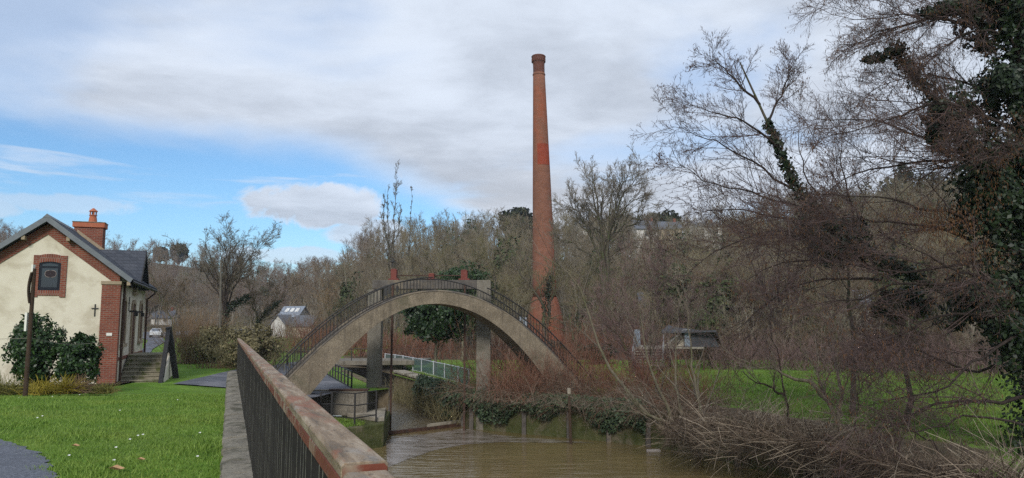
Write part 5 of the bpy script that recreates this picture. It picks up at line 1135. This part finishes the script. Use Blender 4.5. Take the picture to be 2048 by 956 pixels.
# ---- twiggy bushes and thickets
def thicket(name, pts, h, mat, seed, per=90, spread=.5, sub=3, r=.008, label='', cat='bush', kind=None, K=5, wig=.12, up=.05, tilt=.55):
    """stems springing from ground points"""
    rng = np.random.default_rng(seed); B = np.repeat(np.array([list(p) for p in pts], float), per, 0); n = len(B); B[:, :2] += rng.normal(size=(n, 2)) * spread
    D_ = norm(np.c_[rng.normal(size=(n, 2)) * tilt, np.ones(n)]); P = walk(rng, B, D_, h * rng.uniform(.45, 1.15, n), np.full(n, r), np.full(n, r * .4), K, wig, (0, 0, up)); lv = [P]
    if sub: lv.append(kids(rng, *P, n=sub, t0=.3, t1=1, ratio=.4, ang=38, K=3, wig=.15, up=(0, 0, .04), rr=.6, rmin=r * .4)); lv.append(kids(rng, *lv[1], n=2, t0=.3, t1=1, ratio=.5, ang=38, K=2, wig=.15, up=(0, 0, .02), rr=.7, rmin=r * .35))
    o = strands(name, lv, mat, None, 3); return prop(o, label=label, cat=cat, kind=kind)
def line(p, q, n, z=None):
    p, q = Vector(p), Vector(q); L_ = [p.lerp(q, (k + .5) / n) for k in range(n)]
    for v in L_: v.z = g(v.x, v.y) - .05 if z is None else z
    return L_
thicket('twig_bush', [on(385, 728, -.9)] * 2, 3.3, 'twig_tan', 81, 170, .55, 3, .012, 'tan twiggy bush beside the sloping grass', up=.08, tilt=.45)
thicket('hedge_twigs', line(at(430, 730, 44), at(560, 735, 39), 7), 2.7, 'twig_olive', 99, 24, .7, 3, .013, 'olive twigs sprouting from the hedge by the utility pole', 'twigs', 'stuff')
thicket('dry_grass', line(on(400, 738, -.9), on(520, 742, -1.), 6), .5, 'twig_tan', 82, 60, .4, 0, .012, 'dry brown litter at the hedge foot', 'undergrowth', 'stuff')
thicket('bramble', line(at(1000, 780, 31.6), at(1160, 780, 32.6), 7, -1.65), 2.1, 'twig_red', 83, 62, .5, 3, .009, 'reddish brambles growing round the right foot of the arch', 'bramble', 'stuff', tilt=.5)
thicket('bramble', line(at(950, 770, 36), at(1200, 780, 38), 9, -1.7), 3.2, 'twig_red', 84, 48, .7, 3, .012, 'red-brown thicket behind the right half of the arch', 'bramble', 'stuff')
thicket('brush', line(at(1000, 800, 33.2), at(1420, 800, 29.8), 12, -1.7), 1.0, 'twig_brown', 100, 24, .5, 2, .008, 'tangled tan brush on the bank under the arch foot', 'brush', 'stuff', up=-.03, tilt=.9)
thicket('bramble', line(at(1170, 760, 33), at(1400, 760, 30), 8, -1.7), 1.9, 'twig_red', 85, 60, .6, 3, .009, 'low rusty brambles on the bank right of the bridge', 'bramble', 'stuff')
thicket('thicket', line(at(1400, 742, 53), at(2100, 745, 46), 22), 2.6, 'twig_plum', 86, 28, .9, 4, .017, 'plum-brown thicket along the back of the right lawn', 'thicket', 'stuff')
thicket('thicket', line(at(1380, 742, 56), at(2120, 745, 49), 22), 3.6, 'twig_brown', 87, 24, 1., 4, .02, 'tall brown thicket behind the right lawn', 'thicket', 'stuff')
thicket('thicket', line(at(1120, 720, 66), at(1400, 722, 64), 10), 3.0, 'twig_red', 88, 30, 1.2, 4, .018, 'rust-brown shrubs beyond the lawn under the round-crowned tree', 'thicket', 'stuff')
thicket('thicket', line(at(560, 725, 62), at(900, 720, 64), 18), 2.6, 'twig_red', 89, 36, 1., 3, .02, 'rusty hedge behind the weir deck', 'hedge', 'stuff')
thicket('thicket', line(at(590, 700, 78), at(760, 700, 80), 10), 3.8, 'twig_brown', 90, 45, 1.6, 3, .02, 'brown scrub left of the arch', 'thicket', 'stuff')
# deck of dead stalks and brushwood on the bank of the pool
def brushwood():
    rng = np.random.default_rng(91); n = 6000; px = rng.uniform(1330, 2150, n); edge = np.interp(px, [1330, 1400, 1480, 1600, 1760, 2150], [888, 905, 925, 950, 985, 1060]); top = np.interp(px, [1330, 1400, 1500, 1650, 1800, 2150], [805, 780, 790, 815, 880, 950])
    f = rng.uniform(0, 1, n); py = edge + (top + 40 - edge) * f; z = WZ + .25 + (1.5) * np.clip(f * 1.5, 0, 1); B = np.array([list(on(a, b, c)) for a, b, c in zip(px, py, z)])
    a = rng.uniform(0, 2 * np.pi, n); el = rng.uniform(-.9, 1.3, n); D_ = np.c_[np.cos(a) * np.cos(el), np.sin(a) * np.cos(el), np.sin(el)]
    P, Rr = walk(rng, B, D_, rng.uniform(.2, .8, n) * (1 + 1.1 * (rng.random(n) < .25)), rng.uniform(.003, .008, n) * (1 + 1.6 * (rng.random(n) < .12)), np.full(n, .003), 4, .26, (0, 0, -.07))
    prop(strands('brushwood', [(P, Rr)], 'stalk', None, 3), label='tangled grey dead stalks covering the right pool bank', cat='brushwood', kind='stuff')
    # fallen sheaves: stalks lying together, pale
    nc = 60; cx = rng.uniform(1350, 2120, nc); cf = rng.uniform(.1, 1, nc); k = np.repeat(np.arange(nc), 22); m = len(k)
    e2 = np.interp(cx, [1330, 1400, 1480, 1600, 1760, 2150], [888, 905, 925, 950, 985, 1060]); t2 = np.interp(cx, [1330, 1400, 1500, 1650, 1800, 2150], [805, 780, 790, 815, 880, 950])
    C = np.array([list(on(a, e + (t + 35 - e) * f, WZ + .45 + 1.25 * min(1, f * 1.5))) for a, e, t, f in zip(cx, e2, t2, cf)]); ca = rng.uniform(0, 6.28, nc); ce_ = rng.uniform(-.2, .9, nc)
    DD = np.c_[np.cos(ca) * np.cos(ce_), np.sin(ca) * np.cos(ce_), np.sin(ce_)][k] + rng.normal(size=(m, 3)) * .28
    Q, Qr = walk(rng, C[k] + rng.normal(size=(m, 3)) * np.array([.28, .28, .14]), DD, rng.uniform(.5, 1.6, m), rng.uniform(.005, .012, m), np.full(m, .004), 5, .07, (0, 0, -.06))
    prop(strands('fallen_stalks', [(Q, Qr)], 'stalk_pale', None, 3), label='pale fallen stalks lying over the right pool bank', cat='stalks', kind='stuff')
    # mound of earth beneath the stalks
    b = MB(); xs = np.linspace(1320, 2200, 40); vs = []
    for x in xs:
        e = np.interp(x, [1330, 1400, 1480, 1600, 1760, 2200], [890, 907, 928, 953, 990, 1075]); p0 = on(x, e, WZ - .15); q = Vector((p0.x, p0.y, 0)).normalized()
        for k, (dd, z) in enumerate(((0, WZ - .15), (.8, WZ + .3), (1.9, WZ + .75), (3., -1.95), (4., -1.75))): vs.append(p0 + q * dd + Vector((0, 0, z - p0.z + rng.uniform(-.12, .12))))
    m = 5; b.add(vs, [(i * m + k, (i + 1) * m + k, (i + 1) * m + k + 1, i * m + k + 1) for i in range(39) for k in range(4)]); prop(b.build('earth_bank', 'mulch', None, 0, True), kind='structure')
    # fine standing stems
    n = 1500; px = rng.uniform(1330, 2100, n); B = np.array([list(on(a, np.interp(a, [1330, 1600, 1800, 2100], [815, 835, 890, 930]) + rng.uniform(-15, 60), -1.8)) for a in px])
    P, Rr = walk(rng, B, norm(np.c_[rng.normal(size=(n, 2)) * .9, np.ones(n)]), rng.uniform(.3, 1.3, n) * np.where(px > 1600, .5, 1.), rng.uniform(.004, .009, n), np.full(n, .003), 5, .1, (0, 0, -.10)); prop(strands('dry_stems', [(P, Rr)], 'stalk', None, 3), label='dry standing stems on top of the right bank', cat='stems', kind='stuff')
brushwood()
# ivy on walls
def wall_ivy(name, segs, n, z0, z1, mat, seed, label, size=.13, thick=.3):
    rng = np.random.default_rng(seed); A = np.array([list(p)[:2] for p in segs[:-1]]); B = np.array([list(p)[:2] for p in segs[1:]]); L_ = np.linalg.norm(B - A, axis=1); k = rng.choice(len(A), n, p=L_ / L_.sum()); t = rng.random((n, 1))
    xy = A[k] + (B[k] - A[k]) * t; d = norm(B[k] - A[k]); nr = np.c_[d[:, 1], -d[:, 0]]; nr *= np.where(nr[:, 1:2] > 0, -1, 1)
    s = np.cumsum(np.r_[0, L_])[k] + L_[k] * t[:, 0]; low = z0 + (z1 - z0) * .62 * np.clip(.5 + .9 * np.sin(s * 1.7 + 1) * np.sin(s * .73), 0, 1)
    f = rng.random(n) ** .75; z = low + (z1 - low) * f; xy = xy + nr * (thick * rng.random((n, 1)) * (.4 + .6 * np.sin(np.pi * np.clip(f, .1, .9)))[:, None])
    P = np.c_[xy, z]; V, F = leaves(rng, P, size, np.c_[nr, np.full(n, .5)], .8); return prop(link(name, np_mesh(name, V, F), mat), label=label, cat='ivy', kind='stuff')
wall_ivy('ivy', [RIVER[8], RIVER[9], RIVER[10], RIVER[11], RIVER[12], RIVER[13]], 11000, WZ + .4, -1.35, 'ivy_wall', 95, 'ivy hanging over the pool revetment', .15, .55)
wall_ivy('ivy', [(-2.1, 34.0), (-4.9, 41.)], 9000, WZ + .1, -1.25, 'ivy_wall', 96, 'ivy covering the right wall of the mill race', .17, .5)
thicket('wall_growth', line((-2.3, 34., 0), (-6.8, 45.5, 0), 12, -2.9), 1.5, 'twig_olive', 97, 36, .35, 2, .012, 'mossy twigs growing up the race wall', 'undergrowth', 'stuff')
thicket('dead_vines', line(at(955, 850, 31.0), at(1420, 880, 25.6), 15, -1.55), 1.2, 'stalk_pale', 98, 14, .4, 2, .007, 'pale dead vines trailing over the pool wall', 'vines', 'stuff', up=-.16, tilt=1.)

def canes(name, n, mat, seed, label, lo, hi, r):
    """bramble canes arching out from the top of the pool wall and down towards the water"""
    rng = np.random.default_rng(seed); Q = np.array(RIVER[8:15]); A, B = Q[:-1], Q[1:]; L_ = np.linalg.norm(B - A, axis=1); k = rng.choice(len(A), n, p=L_ / L_.sum()); t = rng.random((n, 1)); d = norm(B[k] - A[k]); nr = np.c_[d[:, 1], -d[:, 0]]; nr *= np.where(nr[:, 1:2] > 0, -1, 1)
    back = rng.uniform(-.25, 1.6, (n, 1)); xy = A[k] + (B[k] - A[k]) * t - nr * back; P0 = np.c_[xy, np.full(n, -1.6) + rng.uniform(-.15, .1, n)]
    D_ = np.c_[nr * rng.uniform(-.1, 1.1, (n, 1)) + rng.normal(size=(n, 2)) * .55, rng.uniform(.3, 1.5, n)]; P = walk(rng, P0, D_, rng.uniform(lo, hi, n), np.full(n, r) * rng.uniform(.6, 1.5, n), np.full(n, r * .4), 7, .13, (0, 0, -.2))
    K1 = kids(rng, *P, n=4, t0=.25, t1=1, ratio=.34, ang=45, K=3, wig=.2, up=(0, 0, -.06), rr=.55, rmin=r * .45); prop(strands(name, [P, K1], mat, None, 3), label=label, cat='brambles', kind='stuff')
canes('bramble_canes', 620, 'twig_brown', 501, 'brown bramble canes arching over the pool wall', .8, 2.4, .009)
canes('bramble_canes', 380, 'stalk_pale', 502, 'pale dead canes spilling from the pool wall to the water', .7, 2.1, .008)
canes('bramble_canes', 420, 'twig_red', 503, 'reddish bramble canes tangled along the pool wall', .6, 1.9, .008)

# ---- alders on the right
SP = lambda: [dict(n=21, t0=.15, t1=1, ratio=.36, ang=38, K=6, wig=.15, up=(-.02, 0, .03), rr=.42, rmin=.0075, lmin=.8, taper=.5),
              dict(n=11, t0=.15, t1=1, ratio=.46, ang=40, K=4, wig=.16, up=(-.02, 0, .02), rr=.5, rmin=.0046, lmin=.35),
              dict(n=7, t0=.2, t1=1, ratio=.45, ang=42, K=2, wig=.16, up=(-.01, 0, -.02), rr=.6, rmin=.0034, lmin=.18)]
def px3(L_): return [at(x, y, d) for x, y, d in L_]
def big_alder():
    tr = px3([(2085, 945, 18.5), (2072, 620, 18.6), (2052, 300, 18.8), (2045, 0, 19), (2040, -260, 19)])
    limbs = [[(2045, 20, 19), (1940, 8, 18.8), (1840, 30, 18.5), (1700, 34, 18)], [(2000, 55, 19), (1870, 38, 18.6), (1770, 66, 18.2), (1680, 92, 17.6)], [(2045, 125, 19), (1990, 64, 18.4), (1930, 66, 17.8), (1850, 120, 17.4)],
             [(2050, 430, 18.8), (1965, 335, 19.2), (1880, 215, 19.5), (1785, 90, 19.6)], [(2050, 270, 18.8), (1900, 205, 18.), (1780, 235, 17.6), (1640, 282, 17.4)], [(2050, 330, 18.8), (1880, 320, 19.6), (1720, 345, 20), (1600, 420, 20)],
             [(2052, 390, 18.8), (1900, 300, 19.), (1760, 250, 19), (1630, 240, 19)], [(2055, 470, 18.7), (1880, 425, 18.2), (1770, 398, 17.8), (1620, 385, 17.4)], [(2055, 510, 18.7), (1830, 450, 19.4), (1700, 432, 20), (1560, 420, 20)],
             [(2060, 640, 18.6), (1930, 628, 18.), (1800, 672, 17.6), (1690, 705, 17)], [(2065, 640, 18.6), (1985, 700, 17.8), (1880, 780, 17.2), (1740, 805, 16.6)], [(2072, 790, 18.5), (1960, 805, 17.9), (1865, 812, 17.4), (1790, 850, 16.8), (1690, 852, 16.4)],
             [(2060, 570, 18.6), (1850, 562, 18.4), (1700, 600, 18.2), (1560, 612, 18)], [(2060, 500, 18.7), (1800, 545, 18.8), (1620, 520, 19), (1460, 575, 19)], [(2048, 60, 19), (1950, -40, 19), (1830, -60, 19), (1690, -20, 18.6)], [(2048, 180, 19), (1960, 170, 20), (1850, 150, 20.4), (1740, 180, 20.6)],
             [(2060, 600, 18.6), (1960, 560, 17.8), (1880, 520, 17.2), (1760, 470, 16.8)], [(2055, 350, 18.7), (2010, 290, 17.8), (1960, 260, 17), (1900, 270, 16.6)], [(2065, 690, 18.6), (1950, 740, 19.4), (1830, 700, 20), (1720, 690, 20.4)]]
    st = [(px3(l), .055 if i != 3 else .10, .007) for i, l in enumerate(limbs)]
    lv, rng = tree(201, st, SP()); tp, trr = resample(tr, 14)[None], np.linspace(.34, .16, 14)[None]
    P, nr = along(rng, tr, 15000, (.8, 1.0)); P2, n2 = along(rng, px3(limbs[3]), 2600, (.5, .28)); P3, n3 = along(rng, px3(limbs[0])[:3], 900, (.45, .2)); P4, n4 = along(rng, px3([(2050, 300, 18.8), (1975, 330, 18.6), (1950, 400, 18.6), (2000, 600, 18.6), (2030, 720, 18.4)]), 5000, (.8, .7))
    B = [blob(rng, at(x, y, 18.7), (a * 18.7 / 1500, .9, b * 18.7 / 1500), n, 34, .32) for x, y, a, b, n in ((1985, 40, 60, 75, 3600), (2005, 200, 62, 95, 4200), (1990, 400, 85, 95, 5200), (1985, 610, 90, 85, 5200), (1900, 250, 60, 70, 2200), (1960, 20, 110, 30, 1800))]
    P5, n5 = along(rng, px3([(1800, 100, 19.6), (1760, 115, 19.6), (1730, 120, 19.6)]), 300, (.2, .1)); PP = np.concatenate([P, P2, P3, P4, P5] + [b[0] for b in B]); NN = np.concatenate([nr, n2, n3, n4, n5] + [b[1] for b in B])
    iv = leaves(rng, PP, .135, NN, .7)
    tp3 = tips(lv[3][0]); pick = tp3[rng.random(len(tp3)) < .22]; P6, _ = along(rng, px3(limbs[3]), 1500, (.75, .5)); P7, _ = along(rng, px3([(2040, 250, 18), (1950, 420, 17.6), (1850, 440, 17.4), (2000, 520, 17.5)]), 1200, (.5, .5))
    ck = spindles(rng, np.concatenate([pick, P6, P7]), .085, .0095)
    b = (tr[0].x, tr[0].y, -1.75); root = empty('alder_tree', b, label='great ivy-clad alder at the right edge with sweeping catkin boughs', cat='tree'); o = np.array(b)
    strands('trunk', [(tp, trr)], 'bark_dark', root, (10,), True, o); strands('limb', [lv[0]], 'bark_dark', root, (6,), True, o); strands('crown', lv[1:], 'twig_purple', root, (4, 3, 3), False, o)
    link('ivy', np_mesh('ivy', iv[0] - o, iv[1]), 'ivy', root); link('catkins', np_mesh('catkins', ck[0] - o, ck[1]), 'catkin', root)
big_alder()
def leaning_alder():
    tr = px3([(2085, 850, 21), (1985, 640, 22), (1840, 560, 23), (1690, 478, 24), (1600, 385, 24), (1535, 245, 24), (1480, 125, 24)])
    limbs = [[(1690, 485, 24), (1560, 462, 23.4), (1440, 500, 23), (1345, 570, 22.6)], [(1640, 430, 24), (1520, 385, 23.6), (1420, 360, 23.4), (1345, 320, 23)], [(1600, 385, 24), (1500, 320, 24.4), (1420, 280, 24.6), (1345, 250, 24.8)], [(1560, 300, 24), (1500, 250, 23.6), (1430, 225, 23.2), (1370, 205, 23)],
             [(1535, 245, 24), (1560, 200, 24.3), (1575, 150, 24.6), (1590, 125, 24.8)], [(1520, 210, 24), (1470, 160, 24), (1440, 130, 24), (1425, 118, 24)], [(1740, 540, 24), (1640, 400, 25), (1600, 310, 25.4), (1600, 215, 25.6)], [(1720, 515, 24), (1700, 400, 24.6), (1680, 320, 25), (1690, 250, 25.2)],
             [(1660, 455, 24), (1540, 430, 24.6), (1450, 420, 25), (1370, 430, 25.4)], [(1760, 560, 24), (1640, 560, 23.4), (1540, 600, 23), (1440, 690, 22.6)], [(1740, 540, 24), (1620, 480, 24.8), (1480, 460, 25.4), (1400, 400, 26)]]
    lv, rng = tree(211, [(px3(l), .05, .006) for l in limbs], [dict(n=16, t0=.12, t1=1, ratio=.40, ang=40, K=6, wig=.13, up=(-.03, 0, .06), rr=.45, rmin=.0085, lmin=.8, taper=.5), dict(n=10, t0=.15, t1=1, ratio=.46, ang=40, K=4, wig=.14, up=(-.02, 0, .05), rr=.5, rmin=.0055, lmin=.4), dict(n=6, t0=.3, t1=1, ratio=.42, ang=36, K=2, wig=.14, up=(0, 0, .02), rr=.6, rmin=.004, lmin=.14)])
    P, nr = along(rng, tr[2:6], 3000, (.42, .16)); P2, n2 = along(rng, px3([(1720, 490, 23.8), (1660, 500, 23.6), (1600, 440, 23.6)]), 1500, (.55, .35)); iv = leaves(rng, np.concatenate([P, P2]), .15, np.concatenate([nr, n2]), .8)
    tp3 = tips(lv[3][0]); ck = spindles(rng, tp3[rng.random(len(tp3)) < .3], .08, .0105)
    b = (tr[0].x, tr[0].y, -1.75); root = empty('alder_tree', b, label='leaning alder with ivy up its slanting trunk right of centre', cat='tree'); o = np.array(b)
    strands('trunk', [(resample(tr, 14)[None], np.linspace(.16, .025, 14)[None])], 'bark', root, (8,), True, o); strands('limb', [lv[0]], 'bark_dark', root, (5,), True, o); strands('crown', lv[1:], 'twig_purple', root, (3,), False, o)
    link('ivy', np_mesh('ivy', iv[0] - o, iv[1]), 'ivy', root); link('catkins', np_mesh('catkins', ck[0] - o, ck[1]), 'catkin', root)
leaning_alder()
def stems(name, base, L_, seed, label, r=.05, bark='bark_pale', twig='twig_grey', n=(8, 5, 3)):
    lv, rng = tree(seed, [(px3(l), r, .008) for l in L_], [dict(n=n[0], t0=.25, t1=1, ratio=.3, ang=36, K=6, wig=.12, up=(0, 0, .05), rr=.45, rmin=.007, lmin=.5), dict(n=n[1], t0=.2, t1=1, ratio=.45, ang=36, K=4, wig=.13, up=(0, 0, .03), rr=.5, rmin=.0045, lmin=.25), dict(n=n[2], t0=.3, t1=1, ratio=.45, ang=36, K=3, wig=.13, up=(0, 0, .02), rr=.6, rmin=.0035, lmin=.12)])
    put_tree(name, tuple(base), lv, label, bark, twig, 1)
stems('leaning_tree', on(1390, 915, WZ), [[(1395, 905, 25.6), (1350, 850, 25.4), (1320, 790, 25.2), (1290, 700, 25), (1275, 600, 25)], [(1400, 905, 25.6), (1365, 830, 25.8), (1350, 740, 26), (1345, 650, 26)], [(1388, 900, 25.5), (1330, 860, 25), (1270, 800, 24.6), (1200, 700, 24.4), (1150, 560, 24.2), (1070, 500, 24)], [(1410, 900, 25.5), (1400, 820, 26), (1385, 720, 26.4), (1370, 600, 26.6)], [(1395, 895, 25.6), (1330, 845, 24.8), (1290, 830, 24.4), (1250, 780, 24)]], 232, 'multi-stemmed tree leaning left from the pool edge', .10)
stems('sapling', on(1700, 960, -2.), [[(1700, 940, 20), (1665, 820, 20), (1630, 740, 20), (1600, 690, 20)], [(1655, 800, 20), (1600, 760, 19.8), (1540, 735, 19.6), (1470, 715, 19.4)], [(1690, 900, 20), (1680, 780, 20.3), (1670, 660, 20.5), (1660, 560, 20.6)]], 222, 'bent mossy sapling rising through the stalks on the right bank', .07)
stems('sapling', on(1570, 930, -2.2), [[(1590, 910, 21.5), (1570, 800, 21.5), (1555, 720, 21.5), (1540, 640, 21.5)], [(1568, 790, 21.5), (1530, 770, 21.3), (1480, 740, 21.2)]], 223, 'thin upright sapling left of the bent one', .04, 'bark_dark', 'twig_purple')
stems('sapling', on(1715, 900, -1.8), [[(1712, 870, 22), (1716, 780, 22), (1712, 690, 22)], [(1714, 800, 22), (1730, 760, 22), (1745, 720, 22)]], 224, 'slender dark sapling on the right lawn edge', .025, 'bark_dark', 'twig_purple', (6, 4, 3))
stems('sapling', on(1830, 930, -1.8), [[(1900, 985, 17), (1870, 900, 17), (1820, 850, 17), (1740, 830, 17)], [(2048, 850, 16.5), (1950, 830, 16.5), (1850, 860, 16.5), (1760, 850, 16.5)]], 225, 'low dark branches arching over the right lawn', .03, 'bark_dark', 'twig_purple')

# ---- flower bed, tufts, grass
def bed():
    A = [on(-60, 772, -.7), on(40, 773, -.72), on(110, 774, -.72), on(190, 772, -.75), on(232, 771, -.8)]; B = [Vector((p.x - .6, p.y + 4.2, 0)) for p in A]
    drape('flower_bed', 'mulch', A, B, 30, .07)
bed()
def tuft(x, y, D, r, h, mat, seed, label, n=260, arch=.24):
    c = at(x, y, D); z = g(c.x, c.y) + .05; rng = np.random.default_rng(seed); B = np.c_[c.x + rng.normal(size=n) * r * .3, c.y + rng.normal(size=n) * r * .3, np.full(n, z)]
    d = norm(np.c_[rng.normal(size=(n, 2)) * .6, np.ones(n)]); P, Rr = walk(rng, B, d, h * rng.uniform(.6, 1.2, n), np.full(n, .012), np.full(n, .004), 5, .05, (0, 0, -arch)); return prop(strands('ornamental_grass', [(P, Rr)], mat, None, 3), label=label, cat='plant')
tuft(85, 770, 22.6, .75, .55, 'yellow_leaf', 301, 'large yellow-leaved plant under the taller laurel'); tuft(133, 772, 22.8, .3, .6, 'yellow_leaf', 302, 'bright yellow arching grass between the laurels')
tuft(153, 772, 23., .3, .55, 'twig_tan', 303, 'brownish grass clump beside the bright yellow one'); tuft(206, 771, 23.4, .5, .4, 'grassy', 304, 'low green-gold grass tuft at the brick quoin'); tuft(28, 770, 22.3, .35, .38, 'grassy', 305, 'pale arching grass left of the sign post'); tuft(4, 768, 22.4, .5, .6, 'grassy', 306, 'green-gold shrub at the foot of the sculpture')
def grass():
    rng = np.random.default_rng(401); n = 240000; y = 4 + 24 * rng.random(n) ** 1.7; xr = RX + RS * y - .34; x = xr - rng.random(n) * (.72 * y + 1.5 + xr * 0) * 1.0
    gpx = np.array(sorted([(p.x, p.y) for p in gp], key=lambda q: -q[1])); bx = np.interp(y, gpx[::-1, 1], gpx[::-1, 0], left=gpx[-1, 0], right=-99); wob = .12 * np.sin(y * 7) + .1 * rng.normal(size=n); keep = (x > bx + wob) | (y > gpx[0, 1] + .1); keep &= x / y > -.75; keep &= ~((x < -11.5) & (y > 22.3))
    x, y = x[keep], y[keep]; n = len(x); z = G(x, y) - .004; s = (.016 + .022 * rng.random(n)) * (1 + .03 * y) * (1 + .6 * (np.sin(x * 2.1 + y) * np.sin(y * 1.7 - x * .6)).clip(0)); a = rng.uniform(0, 6.28, n); w = s * .13 + .0013
    ln = np.c_[rng.normal(size=(n, 2)) * .5, np.ones(n)] * s[:, None]; B = np.c_[x, y, z]; o = np.c_[np.cos(a), np.sin(a), np.zeros(n)] * w[:, None]
    V = np.stack([B - o, B + o, B + ln], 1).reshape(-1, 3); prop(link('grass', np_mesh('grass', V, np.arange(3 * n).reshape(-1, 3)), 'blade'), label='short green lawn grass left of the railing', cat='grass', kind='stuff')
    # far-bank lawn
    n = 90000; y = 19 + 30 * rng.random(n) ** 1.4; x = -2 + rng.random(n) * (.72 * y + 2); P = np.array(RIVER); keep = np.ones(n, bool)
    for i in range(8, 17): keep &= ~(np.hypot(x - P[i][0], y - P[i][1]) < 2.2)
    px = 1024 + 1500 * x / y; keep &= (y > np.interp(px, [900, 1200, 1400, 1600, 1800, 2200], [36, 34, 31, 26, 21.0, 18.5])); x, y = x[keep], y[keep]; n = len(x); z = G(x, y) - .004; s = (.05 + .05 * rng.random(n)) * (1 + .02 * y); a = rng.uniform(0, 6.28, n); o = np.c_[np.cos(a), np.sin(a), np.zeros(n)] * (s * .13)[:, None]; B = np.c_[x, y, z]
    V = np.stack([B - o, B + o, B + np.c_[rng.normal(size=(n, 2)) * .5, np.ones(n)] * s[:, None]], 1).reshape(-1, 3); prop(link('grass', np_mesh('grass', V, np.arange(3 * n).reshape(-1, 3)), 'blade_far'), label='short grass of the lawn across the pool', cat='grass', kind='stuff')
    # bank-top grass by the netting fence
    n = 9000; t = rng.random(n); x = -2.1 + (-7.3 + 2.1) * t + rng.uniform(.2, 2.2, n); y = 34.3 + 13 * t + rng.uniform(.1, 1.6, n); s = .1 + .14 * rng.random(n); a = rng.uniform(0, 6.28, n); o = np.c_[np.cos(a), np.sin(a), np.zeros(n)] * .014; B = np.c_[x, y, np.maximum(G(x, y), -1.6)]
    V = np.stack([B - o, B + o, B + np.c_[rng.normal(size=(n, 2)) * .4, np.ones(n)] * s[:, None]], 1).reshape(-1, 3); prop(link('grass', np_mesh('grass', V, np.arange(3 * n).reshape(-1, 3)), 'blade'), label='longer grass on top of the race wall', cat='grass', kind='stuff')
    # moss and grass on the platform
    n = 5000; x = rng.uniform(-8.2, -4.9, n); y = rng.uniform(26.6, 30.5, n); k = np.array([inside((a, b), [(-8.6, 25.6), (-6.9, 26.2), (-5.4, 28.2), (-5.6, 28.9), (-7., 30.1), (-8.8, 30.4)]) for a, b in zip(x, y)]); x, y = x[k], y[k]; n = len(x); s = .06 + .1 * rng.random(n); a = rng.uniform(0, 6.28, n); o = np.c_[np.cos(a), np.sin(a), np.zeros(n)] * .014; B = np.c_[x, y, np.full(n, -2.15)]
    V = np.stack([B - o, B + o, B + np.c_[rng.normal(size=(n, 2)) * .6, np.ones(n)] * s[:, None]], 1).reshape(-1, 3); prop(link('grass', np_mesh('grass', V, np.arange(3 * n).reshape(-1, 3)), 'blade'), label='grass growing on the mossy platform', cat='grass', kind='stuff')
    # daisies and a few fallen leaves
    pos = [(240, 812), (75, 830), (85, 826), (38, 790), (276, 868), (286, 866), (260, 876), (232, 893), (400, 862), (138, 910), (228, 920), (395, 912), (105, 785), (160, 776), (355, 800)]; V, F = [], []
    for i, (a, b) in enumerate(pos):
        p = on(a, b, -.05 if b > 810 else -.3); p.z = g(p.x, p.y) + .045; m = len(V); V += [(p.x + .017 * math.cos(q), p.y + .017 * math.sin(q), p.z + .008 * math.sin(3 * q)) for q in np.linspace(0, 2 * math.pi, 9)[:-1]]; F.append(tuple(range(m, m + 8)))
    b = MB(); b.add(V, F); prop(b.build('daisies', 'daisy'), label='small white daisies dotted over the left lawn', cat='daisies', kind='stuff')
    for a, c, s, lb in ((238, 934, .12, 'large curled tan leaf nearest the picture bottom on the lawn'), (285, 913, .07, 'small tan leaf right of the large curled one'), (154, 885, .08, 'pale tan leaf near the gravel path')):
        p = on(a, c, 0.); p.z = g(p.x, p.y) + .05; b = MB(); L_ = [(-1, 0, .15), (-.4, .5, .32), (.4, .45, .1), (1, .05, .25), (.4, -.45, .12), (-.4, -.5, .3), (0, 0, 0)]; b.add([(x * s, y * s * .8, z * s * 1.4) for x, y, z in L_], [(i, (i + 1) % 6, 6) for i in range(6)]); prop(b.build('fallen_leaf', 'dead_leaf', None, loc=p), label=lb, cat='leaf')
grass()

# ---- air: a thin even haze round the whole place
def haze():
    b = MB(); b.box((-680, -680, -6), (680, 680, 64)); o = b.build('haze', None); m = bpy.data.materials.new('haze'); m.use_nodes = True; nt = m.node_tree; nt.nodes.clear()
    v = nt.nodes.new('ShaderNodeVolumePrincipled'); v.inputs['Color'].default_value = (.86, .92, 1, 1); v.inputs['Density'].default_value = .00028; v.inputs['Anisotropy'].default_value = .2
    ou = nt.nodes.new('ShaderNodeOutputMaterial'); nt.links.new(v.outputs[0], ou.inputs['Volume']); o.data.materials.append(m); prop(o, label='thin pale air haze over the valley', kind='stuff')
haze()
